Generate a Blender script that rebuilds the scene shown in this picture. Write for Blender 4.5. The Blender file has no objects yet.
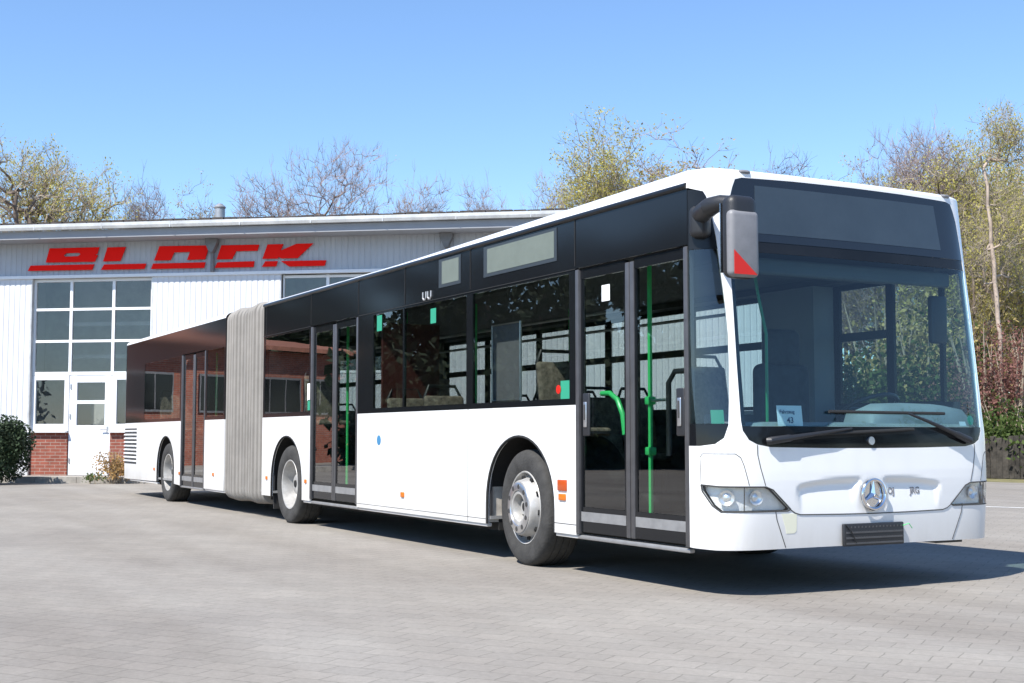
import bpy, bmesh, math, random
import numpy as np
from mathutils import Vector, Matrix
from mathutils.geometry import tessellate_polygon

R = math.radians
S = bpy.context.scene
COL = S.collection
rng = random.Random(7)

# ------------------------------------------------------------------ camera, sky, sun, exposure
CAM = Vector((6.625, -5.120, 1.037)); YAW = R(151.609); PITCH = R(4.160); FPX = 1306.0
cd = bpy.data.cameras.new('camera'); cam = bpy.data.objects.new('camera', cd); COL.objects.link(cam)
cam.location = CAM
cam.rotation_euler = (math.pi/2 + PITCH, 0, YAW - math.pi/2)
cd.sensor_width = 36.0; cd.lens = FPX*36/1024; cd.clip_end = 3000; cd.clip_start = .05
S.camera = cam

SUN = Vector((.30, -.72, 1.0)).normalized()          # direction towards the sun
elev = math.asin(SUN.z); az = math.atan2(SUN.y, SUN.x)
w = bpy.data.worlds.new('World'); S.world = w; w.use_nodes = True
nt = w.node_tree; nt.nodes.clear()
sky = nt.nodes.new('ShaderNodeTexSky'); sky.sky_type = 'NISHITA'; sky.sun_disc = False
sky.sun_elevation = elev; sky.sun_rotation = math.pi/2 - az
sky.air_density = 1.0; sky.dust_density = 0; sky.ozone_density = 6.5; sky.altitude = 0
bg = nt.nodes.new('ShaderNodeBackground'); bg.inputs[1].default_value = .132
wo = nt.nodes.new('ShaderNodeOutputWorld')
nt.links.new(sky.outputs[0], bg.inputs[0]); nt.links.new(bg.outputs[0], wo.inputs[0])
sl = bpy.data.lights.new('sun', 'SUN'); sl.energy = 4.8; sl.angle = R(.53); sl.color = (1, .955, .89)
so = bpy.data.objects.new('sun', sl); COL.objects.link(so); so.location = (0, -20, 40)
so.rotation_euler = (-SUN).to_track_quat('-Z', 'Y').to_euler()
S.view_settings.view_transform = 'Standard'; S.view_settings.look = 'None'
S.view_settings.gamma = 1; S.view_settings.use_curve_mapping = False
S.view_settings.exposure = .74
S.cycles.max_bounces = 10; S.cycles.transparent_max_bounces = 24
S.cycles.caustics_reflective = False; S.cycles.caustics_refractive = False
S.cycles.sample_clamp_indirect = 6

_f = Vector((math.cos(YAW)*math.cos(PITCH), math.sin(YAW)*math.cos(PITCH), math.sin(PITCH)))
_r = _f.cross(Vector((0, 0, 1))).normalized(); _u = _r.cross(_f)
def at(px, D, z=0.0):
    """point on the ground (height z) in the photo's column px, D metres from the camera"""
    d = _f*1.0 + _r*((px-512)/FPX); d.z = 0; d.normalize()
    p = CAM + d*D; return Vector((p.x, p.y, z))

# ------------------------------------------------------------------ materials
def mat(name, col, rough=.5, metal=0., spec=.5, var=0., vscale=3., bump=0., bscale=40., coat=0., emit=None):
    m = bpy.data.materials.new(name); m.use_nodes = True
    t = m.node_tree; b = t.nodes['Principled BSDF']
    b.inputs['Base Color'].default_value = (*col, 1); b.inputs['Roughness'].default_value = rough
    b.inputs['Metallic'].default_value = metal; b.inputs['Specular IOR Level'].default_value = spec
    b.inputs['Coat Weight'].default_value = coat; b.inputs['Coat Roughness'].default_value = .04
    tc = t.nodes.new('ShaderNodeTexCoord')
    if var > 0:
        n = t.nodes.new('ShaderNodeTexNoise'); n.inputs['Scale'].default_value = vscale; n.inputs['Detail'].default_value = 6
        n.inputs['Roughness'].default_value = .65
        t.links.new(tc.outputs['Object'], n.inputs['Vector'])
        r = t.nodes.new('ShaderNodeValToRGB')
        r.color_ramp.elements[0].position = .3; r.color_ramp.elements[1].position = .7
        r.color_ramp.elements[0].color = tuple(max(0, c*(1-var)) for c in col)+(1,)
        r.color_ramp.elements[1].color = tuple(min(1, c*(1+var)) for c in col)+(1,)
        t.links.new(n.outputs['Fac'], r.inputs['Fac']); t.links.new(r.outputs['Color'], b.inputs['Base Color'])
    if bump > 0:
        n2 = t.nodes.new('ShaderNodeTexNoise'); n2.inputs['Scale'].default_value = bscale; n2.inputs['Detail'].default_value = 4
        t.links.new(tc.outputs['Object'], n2.inputs['Vector'])
        bp = t.nodes.new('ShaderNodeBump'); bp.inputs['Strength'].default_value = bump; bp.inputs['Distance'].default_value = .02
        t.links.new(n2.outputs['Fac'], bp.inputs['Height']); t.links.new(bp.outputs['Normal'], b.inputs['Normal'])
    if emit:
        b.inputs['Emission Color'].default_value = (*emit, 1); b.inputs['Emission Strength'].default_value = 1
    return m

def glass(name, tint, gloss=(1, 1, 1), ior=1.5, wob=0.0, twin=1.4):
    m = bpy.data.materials.new(name); m.use_nodes = True; t = m.node_tree; t.nodes.clear()
    tr = t.nodes.new('ShaderNodeBsdfTransparent'); tr.inputs[0].default_value = (*tint, 1)
    gl = t.nodes.new('ShaderNodeBsdfGlossy'); gl.inputs['Color'].default_value = (*gloss, 1); gl.inputs['Roughness'].default_value = .0
    fr = t.nodes.new('ShaderNodeFresnel'); fr.inputs['IOR'].default_value = ior
    mx = t.nodes.new('ShaderNodeMixShader'); o = t.nodes.new('ShaderNodeOutputMaterial')
    if wob:
        tc = t.nodes.new('ShaderNodeTexCoord'); n = t.nodes.new('ShaderNodeTexNoise'); n.inputs['Scale'].default_value = 1.3
        t.links.new(tc.outputs['Object'], n.inputs['Vector'])
        bp = t.nodes.new('ShaderNodeBump'); bp.inputs['Strength'].default_value = wob; bp.inputs['Distance'].default_value = .02
        t.links.new(n.outputs['Fac'], bp.inputs['Height']); t.links.new(bp.outputs['Normal'], gl.inputs['Normal'])
    ge = t.nodes.new('ShaderNodeNewGeometry'); om = t.nodes.new('ShaderNodeMath'); om.operation = 'SUBTRACT'; om.inputs[0].default_value = 1
    mu = t.nodes.new('ShaderNodeMath'); mu.operation = 'MULTIPLY'
    f2 = t.nodes.new('ShaderNodeMath'); f2.operation = 'MULTIPLY'; f2.inputs[1].default_value = twin; f2.use_clamp = True
    t.links.new(fr.outputs[0], f2.inputs[0])
    t.links.new(ge.outputs['Backfacing'], om.inputs[1]); t.links.new(f2.outputs[0], mu.inputs[0]); t.links.new(om.outputs[0], mu.inputs[1])
    t.links.new(mu.outputs[0], mx.inputs[0]); t.links.new(tr.outputs[0], mx.inputs[1]); t.links.new(gl.outputs[0], mx.inputs[2])
    t.links.new(mx.outputs[0], o.inputs[0]); return m

def bus_white():
    m = mat('bus_white_paint', (.80, .80, .79), rough=.42, coat=.55)
    t = m.node_tree; b = t.nodes['Principled BSDF']
    tc = t.nodes.new('ShaderNodeTexCoord'); sp = t.nodes.new('ShaderNodeSeparateXYZ')
    t.links.new(tc.outputs['Object'], sp.inputs[0])
    n = t.nodes.new('ShaderNodeTexNoise'); n.inputs['Scale'].default_value = 2.2; n.inputs['Detail'].default_value = 8
    n.inputs['Roughness'].default_value = .7
    mp = t.nodes.new('ShaderNodeMapping'); mp.inputs['Scale'].default_value = (1, 1, .35)
    t.links.new(tc.outputs['Object'], mp.inputs[0]); t.links.new(mp.outputs[0], n.inputs['Vector'])
    # road grime: splash dirt that sits along the lower edge of the panels
    mr = t.nodes.new('ShaderNodeMapRange'); mr.inputs['From Min'].default_value = .28; mr.inputs['From Max'].default_value = .62
    mr.inputs['To Min'].default_value = .75; mr.inputs['To Max'].default_value = .0
    t.links.new(sp.outputs['Z'], mr.inputs['Value'])
    mu = t.nodes.new('ShaderNodeMath'); mu.operation = 'MULTIPLY'
    t.links.new(n.outputs['Fac'], mu.inputs[0]); t.links.new(mr.outputs[0], mu.inputs[1])
    mx = t.nodes.new('ShaderNodeMixRGB'); mx.inputs['Color1'].default_value = (.80, .80, .79, 1); mx.inputs['Color2'].default_value = (.33, .29, .24, 1)
    t.links.new(mu.outputs[0], mx.inputs['Fac']); t.links.new(mx.outputs[0], b.inputs['Base Color'])
    n2 = t.nodes.new('ShaderNodeTexNoise'); n2.inputs['Scale'].default_value = 1.6
    bp = t.nodes.new('ShaderNodeBump'); bp.inputs['Strength'].default_value = .05; bp.inputs['Distance'].default_value = .02
    t.links.new(tc.outputs['Object'], n2.inputs['Vector']); t.links.new(n2.outputs['Fac'], bp.inputs['Height']); t.links.new(bp.outputs[0], b.inputs['Normal'])
    return m

def paving():
    m = mat('concrete_pavers', (.30, .285, .26), rough=.92, spec=.2)
    t = m.node_tree; b = t.nodes['Principled BSDF']; L = t.links
    tc = t.nodes.new('ShaderNodeTexCoord')
    mp = t.nodes.new('ShaderNodeMapping'); mp.inputs['Rotation'].default_value = (0, 0, -R(35))
    L.new(tc.outputs['Object'], mp.inputs[0])
    # wander the joints a little
    nw = t.nodes.new('ShaderNodeTexNoise'); nw.inputs['Scale'].default_value = 6
    L.new(mp.outputs[0], nw.inputs['Vector'])
    ad = t.nodes.new('ShaderNodeMixRGB'); ad.blend_type = 'LINEAR_LIGHT'; ad.inputs['Fac'].default_value = .014
    L.new(mp.outputs[0], ad.inputs['Color1']); L.new(nw.outputs['Color'], ad.inputs['Color2'])
    br = t.nodes.new('ShaderNodeTexBrick'); br.offset = .5
    br.inputs['Scale'].default_value = 1; br.inputs['Brick Width'].default_value = .225; br.inputs['Row Height'].default_value = .165
    br.inputs['Mortar Size'].default_value = .0045; br.inputs['Mortar Smooth'].default_value = .5
    br.inputs['Bias'].default_value = 0
    br.inputs['Color1'].default_value = (.292, .275, .250, 1); br.inputs['Color2'].default_value = (.268, .254, .232, 1); br.inputs['Mortar'].default_value = (.20, .19, .17, 1)
    L.new(ad.outputs[0], br.inputs['Vector'])
    # big soft patches of wear and dirt, plus fine grain
    n1 = t.nodes.new('ShaderNodeTexNoise'); n1.inputs['Scale'].default_value = .35; n1.inputs['Detail'].default_value = 8; n1.inputs['Roughness'].default_value = .62
    L.new(tc.outputs['Object'], n1.inputs['Vector'])
    r1 = t.nodes.new('ShaderNodeValToRGB'); r1.color_ramp.elements[0].position = .3; r1.color_ramp.elements[1].position = .72
    r1.color_ramp.elements[0].color = (.80, .78, .77, 1); r1.color_ramp.elements[1].color = (1.12, 1.11, 1.08, 1)
    L.new(n1.outputs['Fac'], r1.inputs[0])
    n2 = t.nodes.new('ShaderNodeTexNoise'); n2.inputs['Scale'].default_value = 26; n2.inputs['Detail'].default_value = 6; n2.inputs['Roughness'].default_value = .8
    L.new(tc.outputs['Object'], n2.inputs['Vector'])
    r2 = t.nodes.new('ShaderNodeValToRGB'); r2.color_ramp.elements[0].position = .3; r2.color_ramp.elements[1].position = .7
    r2.color_ramp.elements[0].color = (.84, .84, .84, 1); r2.color_ramp.elements[1].color = (1.1, 1.1, 1.1, 1)
    L.new(n2.outputs['Fac'], r2.inputs[0])
    # tyre-swept streaks along the yard
    mp3 = t.nodes.new('ShaderNodeMapping'); mp3.inputs['Rotation'].default_value = (0, 0, -R(48)); mp3.inputs['Scale'].default_value = (.12, 1.2, 1)
    L.new(tc.outputs['Object'], mp3.inputs[0])
    n3 = t.nodes.new('ShaderNodeTexNoise'); n3.inputs['Scale'].default_value = 1.1; n3.inputs['Detail'].default_value = 5
    L.new(mp3.outputs[0], n3.inputs['Vector'])
    r3 = t.nodes.new('ShaderNodeValToRGB'); r3.color_ramp.elements[0].position = .35; r3.color_ramp.elements[1].position = .65
    r3.color_ramp.elements[0].color = (.9, .885, .87, 1); r3.color_ramp.elements[1].color = (1.05, 1.05, 1.05, 1)
    L.new(n3.outputs['Fac'], r3.inputs[0])
    cur = br.outputs['Color']
    for r in (r1, r2, r3):
        mm = t.nodes.new('ShaderNodeMixRGB'); mm.blend_type = 'MULTIPLY'; mm.inputs['Fac'].default_value = 1
        L.new(cur, mm.inputs['Color1']); L.new(r.outputs['Color'], mm.inputs['Color2']); cur = mm.outputs[0]
    L.new(cur, b.inputs['Base Color'])
    bp = t.nodes.new('ShaderNodeBump'); bp.inputs['Strength'].default_value = .35; bp.inputs['Distance'].default_value = .006
    inv = t.nodes.new('ShaderNodeMath'); inv.operation = 'SUBTRACT'; inv.inputs[0].default_value = 1
    L.new(br.outputs['Fac'], inv.inputs[1])
    ad2 = t.nodes.new('ShaderNodeMath'); ad2.operation = 'MULTIPLY_ADD'; ad2.inputs[1].default_value = .35
    L.new(n2.outputs['Fac'], ad2.inputs[0]); L.new(inv.outputs[0], ad2.inputs[2])
    L.new(ad2.outputs[0], bp.inputs['Height']); L.new(bp.outputs[0], b.inputs['Normal'])
    return m

def brick(name, c1, c2, mortar, scale=1.0, rot=(0, 0, 0), rough=.9):
    m = mat(name, c1, rough=rough, spec=.25)
    t = m.node_tree; b = t.nodes['Principled BSDF']; L = t.links
    tc = t.nodes.new('ShaderNodeTexCoord'); mp = t.nodes.new('ShaderNodeMapping'); mp.inputs['Rotation'].default_value = rot
    L.new(tc.outputs['UV'], mp.inputs[0])
    br = t.nodes.new('ShaderNodeTexBrick'); br.inputs['Scale'].default_value = scale
    br.inputs['Brick Width'].default_value = .25; br.inputs['Row Height'].default_value = .075; br.inputs['Mortar Size'].default_value = .006
    br.inputs['Color1'].default_value = (*c1, 1); br.inputs['Color2'].default_value = (*c2, 1); br.inputs['Mortar'].default_value = (*mortar, 1)
    L.new(mp.outputs[0], br.inputs['Vector'])
    n = t.nodes.new('ShaderNodeTexNoise'); n.inputs['Scale'].default_value = 5; n.inputs['Detail'].default_value = 6
    L.new(tc.outputs['Object'], n.inputs['Vector'])
    mm = t.nodes.new('ShaderNodeMixRGB'); mm.blend_type = 'OVERLAY'; mm.inputs['Fac'].default_value = .45
    L.new(br.outputs['Color'], mm.inputs['Color1']); L.new(n.outputs['Fac'], mm.inputs['Color2']); L.new(mm.outputs[0], b.inputs['Base Color'])
    return m

M = dict(
    white=bus_white(),
    black=mat('black_window_band', (.009, .010, .012), rough=.10, spec=.34),
    cant=mat('black_cant_panel', (.011, .012, .014), rough=.22, spec=.3, var=.3, vscale=2),
    rubber=mat('rubber', (.018, .018, .018), rough=.75, var=.3, vscale=8),
    tyre=mat('tyre_rubber', (.040, .039, .037), rough=.9, var=.35, vscale=9, bump=.3, bscale=60),
    rim=mat('painted_rim', (.42, .41, .39), rough=.45, metal=.25, var=.3, vscale=7),
    chrome=mat('chrome', (.75, .75, .76), rough=.14, metal=1.0),
    bowl=mat('lamp_bowl', (.88, .88, .88), rough=.3, metal=.75),
    nut=mat('dark_wheel_nut', (.09, .09, .09), rough=.4, metal=.6),
    dust=mat('dusty_flap', (.50, .46, .40), rough=.95, var=.3, vscale=9),
    steel=mat('brushed_steel', (.62, .62, .63), rough=.3, metal=.9, var=.12, vscale=14),
    alu=mat('dark_door_frame', (.085, .085, .09), rough=.4, metal=.3, var=.15, vscale=10),
    alu2=mat('grey_strip', (.30, .30, .30), rough=.5, metal=.4, var=.15, vscale=10),
    plastic=mat('black_plastic', (.02, .021, .024), rough=.45, bump=.1, bscale=120),
    grey_plastic=mat('grey_plastic', (.20, .20, .21), rough=.5, var=.1, vscale=12),
    dash=mat('dashboard_plastic', (.24, .25, .25), rough=.6, var=.12, vscale=6),
    red=mat('red_reflector', (.62, .02, .012), rough=.3),
    orange=mat('orange_reflector', (.60, .16, .015), rough=.25),
    orange2=mat('deep_orange_lamp', (.45, .075, .015), rough=.2),
    green=mat('green_handrail', (.06, .62, .17), rough=.35),
    darkgreen=mat('dark_green_rail', (.02, .22, .09), rough=.4),
    sticker=mat('green_sticker', (.03, .30, .18), rough=.5),
    blue=mat('blue_badge', (.05, .22, .42), rough=.4),
    paper=mat('paper_card', (.78, .80, .80), rough=.8),
    ink=mat('printed_ink', (.10, .14, .25), rough=.7),
    bellows=mat('bellows_fabric', (.235, .22, .20), rough=.85, var=.15, vscale=2.5, bump=.1, bscale=80),
    under=mat('underbody', (.012, .012, .012), rough=.9),
    floor=mat('bus_floor', (.26, .26, .255), rough=.7, var=.2, vscale=20),
    lining=mat('bus_lining', (.09, .09, .095), rough=.7, var=.08, vscale=4),
    darklining=mat('bus_dark_lining', (.03, .03, .033), rough=.7),
    bulk=mat('cab_bulkhead', (.20, .21, .22), rough=.6, var=.06, vscale=3),
    wood=mat('red_partition', (.09, .025, .02), rough=.5),
    moq=mat('seat_fabric', (.20, .17, .13), rough=.9, var=.6, vscale=22),
    seatblue=mat('driver_seat_fabric', (.045, .05, .06), rough=.9, var=.3, vscale=12),
    ledfront=mat('front_display_panel', (.034, .046, .056), rough=.08, spec=.6, coat=.25, var=.12, vscale=3.2),
    dispglass=mat('display_glass', (.012, .015, .020), rough=.06, spec=.55, coat=.2),
    cantblue=mat('display_surround', (.04, .048, .055), rough=.3),
    display=mat('led_display', (.15, .175, .15), rough=.5, var=.08, vscale=6),
    seam=mat('panel_gap', (.05, .05, .05), rough=.9),
    yellowed=mat('yellowed_paint', (.78, .765, .60), rough=.5),
    g_side=glass('tinted_side_glass', (.74, .77, .76), ior=1.52, wob=.02),
    g_door=glass('door_glass', (.80, .85, .84), ior=1.52, wob=.02, twin=1.8),
    g_wind=glass('windscreen_glass', (.76, .88, .90), ior=1.52, wob=.008, twin=1.15),
    g_clear=glass('lamp_glass', (.95, .96, .96), ior=1.45),
    reflector=mat('lamp_reflector', (.92, .92, .91), rough=.4, metal=.2, bump=.35, bscale=28),
    # building
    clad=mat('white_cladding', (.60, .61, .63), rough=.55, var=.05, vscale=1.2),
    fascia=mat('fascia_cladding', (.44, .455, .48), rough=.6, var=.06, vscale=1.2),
    trim=mat('white_trim', (.80, .80, .80), rough=.5, var=.04, vscale=3),
    brickred=brick('red_brick', (.27, .085, .058), (.21, .068, .048), (.30, .25, .21)),
    brickhouse=brick('orange_brick', (.36, .12, .075), (.28, .09, .06), (.30, .24, .20)),
    gutter=mat('zinc_gutter', (.55, .55, .54), rough=.45, metal=.3, var=.2, vscale=3),
    soffit=mat('soffit', (.30, .31, .33), rough=.7, var=.05),
    tile=mat('dark_roof', (.060, .050, .045), rough=.9, var=.5, vscale=5, bump=.5, bscale=14),
    winframe=mat('window_frame', (.78, .79, .80), rough=.45),
    g_build=glass('building_glass', (.78, .80, .80), ior=1.6, wob=.03),
    inner=mat('inner_wall', (.66, .66, .64), rough=.9, var=.3, vscale=.8),
    doorw=mat('door_paint', (.74, .76, .80), rough=.4, var=.03, vscale=3),
    zinc=mat('zinc_pipe', (.40, .40, .40), rough=.4, metal=.5, var=.2, vscale=6),
    pipe=mat('dark_downpipe', (.17, .17, .175), rough=.5, var=.2, vscale=6),
    signred=mat('sign_red', (.95, .012, .008), rough=.7, spec=.1),
    kerb=mat('kerb_stone', (.30, .28, .25), rough=.95, var=.3, vscale=3, bump=.3, bscale=30),
    pave=paving(),
    line=mat('white_road_paint', (.72, .72, .70), rough=.8, var=.2, vscale=6),
    verge=mat('verge_soil', (.17, .155, .07), rough=1, var=.5, vscale=1.5, bump=.6, bscale=12),
    fence=mat('weathered_boards', (.045, .04, .034), rough=.95, var=.8, vscale=4, bump=.5, bscale=20),
    bark=mat('grey_bark', (.16, .125, .10), rough=.95, var=.35, vscale=4, bump=.5, bscale=20),
    birch=mat('pale_bark', (.40, .32, .26), rough=.95, var=.3, vscale=3, bump=.4, bscale=20),
    twig=mat('twigs', (.30, .25, .19), rough=.95, var=.3, vscale=3),
    twigred=mat('reddish_twigs', (.28, .22, .21), rough=.95, var=.3, vscale=3),
    bud=mat('spring_leaf', (.52, .47, .13), rough=.8, var=.4, vscale=.8),
    bud2=mat('ochre_bud', (.46, .37, .15), rough=.8, var=.4, vscale=.8),
    leafg=mat('green_leaf', (.075, .115, .025), rough=.75, var=.5, vscale=.8),
    leafp=mat('purple_leaf', (.25, .12, .10), rough=.75, var=.5, vscale=.9),
    leafd=mat('dark_evergreen', (.022, .042, .014), rough=.8, var=.6, vscale=2.5),
    dry=mat('dry_leaf', (.42, .27, .11), rough=.9, var=.5, vscale=4),
    rooftile=mat('red_roof_tile', (.34, .14, .09), rough=.85, var=.3, vscale=5),
)

for k_ in ('bud', 'bud2', 'leafg', 'leafp', 'dry'):
    t_ = M[k_].node_tree; b_ = t_.nodes['Principled BSDF']; o_ = t_.nodes['Material Output']
    tl_ = t_.nodes.new('ShaderNodeBsdfTranslucent'); mx_ = t_.nodes.new('ShaderNodeMixShader'); mx_.inputs[0].default_value = .45
    src = b_.inputs['Base Color'].links[0].from_socket; t_.links.new(src, tl_.inputs['Color'])
    t_.links.new(b_.outputs[0], mx_.inputs[1]); t_.links.new(tl_.outputs[0], mx_.inputs[2]); t_.links.new(mx_.outputs[0], o_.inputs['Surface'])

# ------------------------------------------------------------------ mesh helpers
LOC = {}
def tag(o, label=None, cat=None, group=None, kind=None):
    if label: o['label'] = label
    if cat: o['category'] = cat
    if group: o['group'] = group
    if kind: o['kind'] = kind
    return o
def empty(name, loc, label, cat, group=None):
    o = bpy.data.objects.new(name, None); COL.objects.link(o); o.location = loc; o.empty_display_size = .3
    LOC[o.name] = Vector(loc); return tag(o, label, cat, group)
def adopt(o, parent):
    if parent is not None:
        o.parent = parent
        o.matrix_parent_inverse = Matrix.Translation(LOC.get(parent.name, Vector((0, 0, 0)))).inverted()

class MB:
    """collects vertices and faces in world coordinates, builds ONE mesh object"""
    def __init__(s): s.v = []; s.f = []; s.mi = []; s.cur = 0; s.norm = {}; s.uv = False
    def add(s, vs, fs):
        b = len(s.v); s.v += [tuple(v) for v in vs]
        for f in fs: s.f.append(tuple(b+i for i in f)); s.mi.append(s.cur)
        return b
    def box(s, lo, hi, mtx=None):
        x0, y0, z0 = lo; x1, y1, z1 = hi
        vs = [Vector(p) for p in ((x0,y0,z0),(x1,y0,z0),(x1,y1,z0),(x0,y1,z0),(x0,y0,z1),(x1,y0,z1),(x1,y1,z1),(x0,y1,z1))]
        if mtx is not None: vs = [mtx @ v for v in vs]
        s.add(vs, [(0,3,2,1),(4,5,6,7),(0,1,5,4),(1,2,6,5),(2,3,7,6),(3,0,4,7)])
    def rbox(s, lo, hi, r=.02, seg=3, mtx=None):
        bm = bmesh.new(); bmesh.ops.create_cube(bm, size=1)
        lo = Vector(lo); hi = Vector(hi); c = (lo+hi)/2; d = hi-lo
        for v in bm.verts: v.co = Vector((v.co.x*d.x, v.co.y*d.y, v.co.z*d.z)) + c
        r = min(r, min(abs(q) for q in d)*.49)
        bmesh.ops.bevel(bm, geom=list(bm.edges), offset=r, segments=seg, profile=.5, affect='EDGES')
        s.bm(bm, mtx)
    def bm(s, bm, mtx=None):
        bm.verts.ensure_lookup_table(); bm.verts.index_update()
        s.add([(mtx @ v.co) if mtx is not None else v.co.copy() for v in bm.verts], [[v.index for v in f.verts] for f in bm.faces]); bm.free()
    def tube(s, pts, r, n=8, caps=True):
        pts = [Vector(p) for p in pts]; rs = r if isinstance(r, (list, tuple)) else [r]*len(pts)
        vs = []; up = None
        for i, p in enumerate(pts):
            d = (pts[min(i+1, len(pts)-1)] - pts[max(i-1, 0)]).normalized()
            if up is None: up = d.orthogonal().normalized()
            up = (up - d*up.dot(d)).normalized(); q = d.cross(up)
            for k in range(n):
                a = 2*math.pi*k/n; vs.append(p + (up*math.cos(a) + q*math.sin(a))*rs[i])
        fs = [(i*n+k, i*n+(k+1) % n, (i+1)*n+(k+1) % n, (i+1)*n+k) for i in range(len(pts)-1) for k in range(n)]
        if caps: fs += [tuple(range(n))[::-1], tuple((len(pts)-1)*n+k for k in range(n))]
        s.add(vs, fs)
    def lathe(s, prof, c, axis='y', n=40, close=False):
        """prof: (radius, offset along axis)"""
        vs = []
        for rr, o in prof:
            for k in range(n):
                a = 2*math.pi*k/n
                if axis == 'y': vs.append((c[0]+rr*math.cos(a), c[1]+o, c[2]+rr*math.sin(a)))
                else: vs.append((c[0]+rr*math.cos(a), c[1]+rr*math.sin(a), c[2]+o))
        fs = [(i*n+k, (i+1)*n+k, (i+1)*n+(k+1) % n, i*n+(k+1) % n) for i in range(len(prof)-1) for k in range(n)]
        s.add(vs, fs)
    def disc(s, c, r, nrm, th=.004, n=20):
        nrm = Vector(nrm).normalized(); s.tube([Vector(c)-nrm*th*.5, Vector(c)+nrm*th*.5], r, n)
    def prism(s, poly, fn, t):
        """2D polygon -> solid: fn(x, y, depth)"""
        n = len(poly); vs = [fn(x, y, 0) for x, y in poly] + [fn(x, y, t) for x, y in poly]
        tri = tessellate_polygon([[Vector((x, y, 0)) for x, y in poly]])
        fs = [tuple(a) for a in tri] + [tuple(i+n for i in reversed(a)) for a in tri]
        fs += [(i, (i+1) % n, (i+1) % n+n, i+n) for i in range(n)]
        s.add(vs, fs)
    def build(s, name, mats, parent=None, smooth=False, base=None, angle=35):
        me = bpy.data.meshes.new(name)
        off = Vector(base) if base is not None else Vector((0, 0, 0))
        me.from_pydata([tuple(Vector(v)-off) for v in s.v], [], s.f)
        for m in (mats if isinstance(mats, (list, tuple)) else [mats]): me.materials.append(m)
        me.polygons.foreach_set('material_index', s.mi)
        me.validate(); me.update()
        bm = bmesh.new(); bm.from_mesh(me); bmesh.ops.recalc_face_normals(bm, faces=bm.faces); bm.to_mesh(me); bm.free()
        if smooth:
            me.polygons.foreach_set('use_smooth', [True]*len(me.polygons))
            try: me.set_sharp_from_angle(angle=R(angle))
            except Exception: pass
        o = bpy.data.objects.new(name, me); COL.objects.link(o); o.location = off
        if base is not None: LOC[o.name] = off
        adopt(o, parent); return o

def sheet(name, poly, mapf, nrmf, mats, parent=None, holes=(), thick=.02, step=None, offset=0.0, base=None):
    """a panel: 2D polygon (with holes) -> gridded -> mapped on a surface -> thickened, with exact surface normals"""
    loops = [[Vector((x, y, 0)) for x, y in l] for l in [poly, *holes]]
    tri = tessellate_polygon(loops); flat = [p for l in loops for p in l]
    bm = bmesh.new(); bv = [bm.verts.new(p) for p in flat]
    for t in tri:
        try: bm.faces.new([bv[i] for i in t])
        except ValueError: pass
    bmesh.ops.recalc_face_normals(bm, faces=bm.faces)
    if step:
        xs = [p.x for p in flat]; ys = [p.y for p in flat]
        for ax, lo, hi, st in ((0, min(xs), max(xs), step[0]), (1, min(ys), max(ys), step[1])):
            k = math.floor(lo/st)+1
            while k*st < hi:
                co = [0, 0, 0]; no = [0, 0, 0]; co[ax] = k*st + 1e-5; no[ax] = 1
                bmesh.ops.bisect_plane(bm, geom=bm.verts[:]+bm.edges[:]+bm.faces[:], plane_co=co, plane_no=no, dist=1e-6); k += 1
    bm.verts.ensure_lookup_table(); bm.verts.index_update()
    P = [(v.co.x, v.co.y) for v in bm.verts]; n = len(P)
    N = [Vector(nrmf(*p)).normalized() for p in P]
    X = [Vector(mapf(*p)) for p in P]
    V = [x + q*offset for x, q in zip(X, N)] + [x + q*(offset-thick) for x, q in zip(X, N)]
    F = []; kind = []
    for f in bm.faces:
        ids = [v.index for v in f.verts]
        if len(ids) >= 3:
            a, b, c = X[ids[0]], X[ids[1]], X[ids[2]]
            if (b-a).cross(c-a).dot(N[ids[0]]) < 0: ids = ids[::-1]
            F.append(ids); kind.append(0); F.append([i+n for i in reversed(ids)]); kind.append(1)
    E = {}
    for ids, k in zip(F, kind):
        if k == 0:
            for i in range(len(ids)): E[(ids[i], ids[(i+1) % len(ids)])] = 1
    for (a, b) in list(E):
        if (b, a) not in E: F.append([b, a, a+n, b+n]); kind.append(2)
    bm.free()
    me = bpy.data.meshes.new(name)
    off = Vector(base) if base is not None else Vector((0, 0, 0))
    me.from_pydata([tuple(v-off) for v in V], [], F)
    for m in (mats if isinstance(mats, (list, tuple)) else [mats]): me.materials.append(m)
    me.update()
    me.polygons.foreach_set('use_smooth', [True]*len(me.polygons))
    cn = []
    for p in me.polygons:
        k = kind[p.index]
        for li in p.loop_indices:
            vi = me.loops[li].vertex_index
            cn.append(tuple(N[vi % n]) if k == 0 else (tuple(-N[vi % n]) if k == 1 else tuple(p.normal)))
    me.normals_split_custom_set(cn)
    o = bpy.data.objects.new(name, me); COL.objects.link(o); o.location = off
    adopt(o, parent); return o

def text_mesh(name, txt, size, fn, mats, parent, thick=.002):
    cu = bpy.data.curves.new('lettering', 'FONT'); cu.body = txt; cu.size = size; cu.extrude = thick; cu.offset = size*.022
    ob = bpy.data.objects.new('lettering', cu); COL.objects.link(ob)
    dg = bpy.context.evaluated_depsgraph_get()
    me = bpy.data.meshes.new_from_object(ob.evaluated_get(dg)); bpy.data.objects.remove(ob); bpy.data.curves.remove(cu)
    for v in me.vertices: v.co = Vector(fn(v.co.x, v.co.y, v.co.z))
    me.materials.clear(); me.materials.append(mats); me.name = name
    o = bpy.data.objects.new(name, me); COL.objects.link(o); adopt(o, parent); return o

# ------------------------------------------------------------------ SETTING: ground
FS = Vector((.60725, .79451, 0)); FN = Vector((.79451, -.60725, 0)); F0 = Vector((-25.8407, -.67545, 0))   # the factory front
def fp(s, z, d=0.0):
    p = F0 + FS*s + FN*d; return Vector((p.x, p.y, z))

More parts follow.
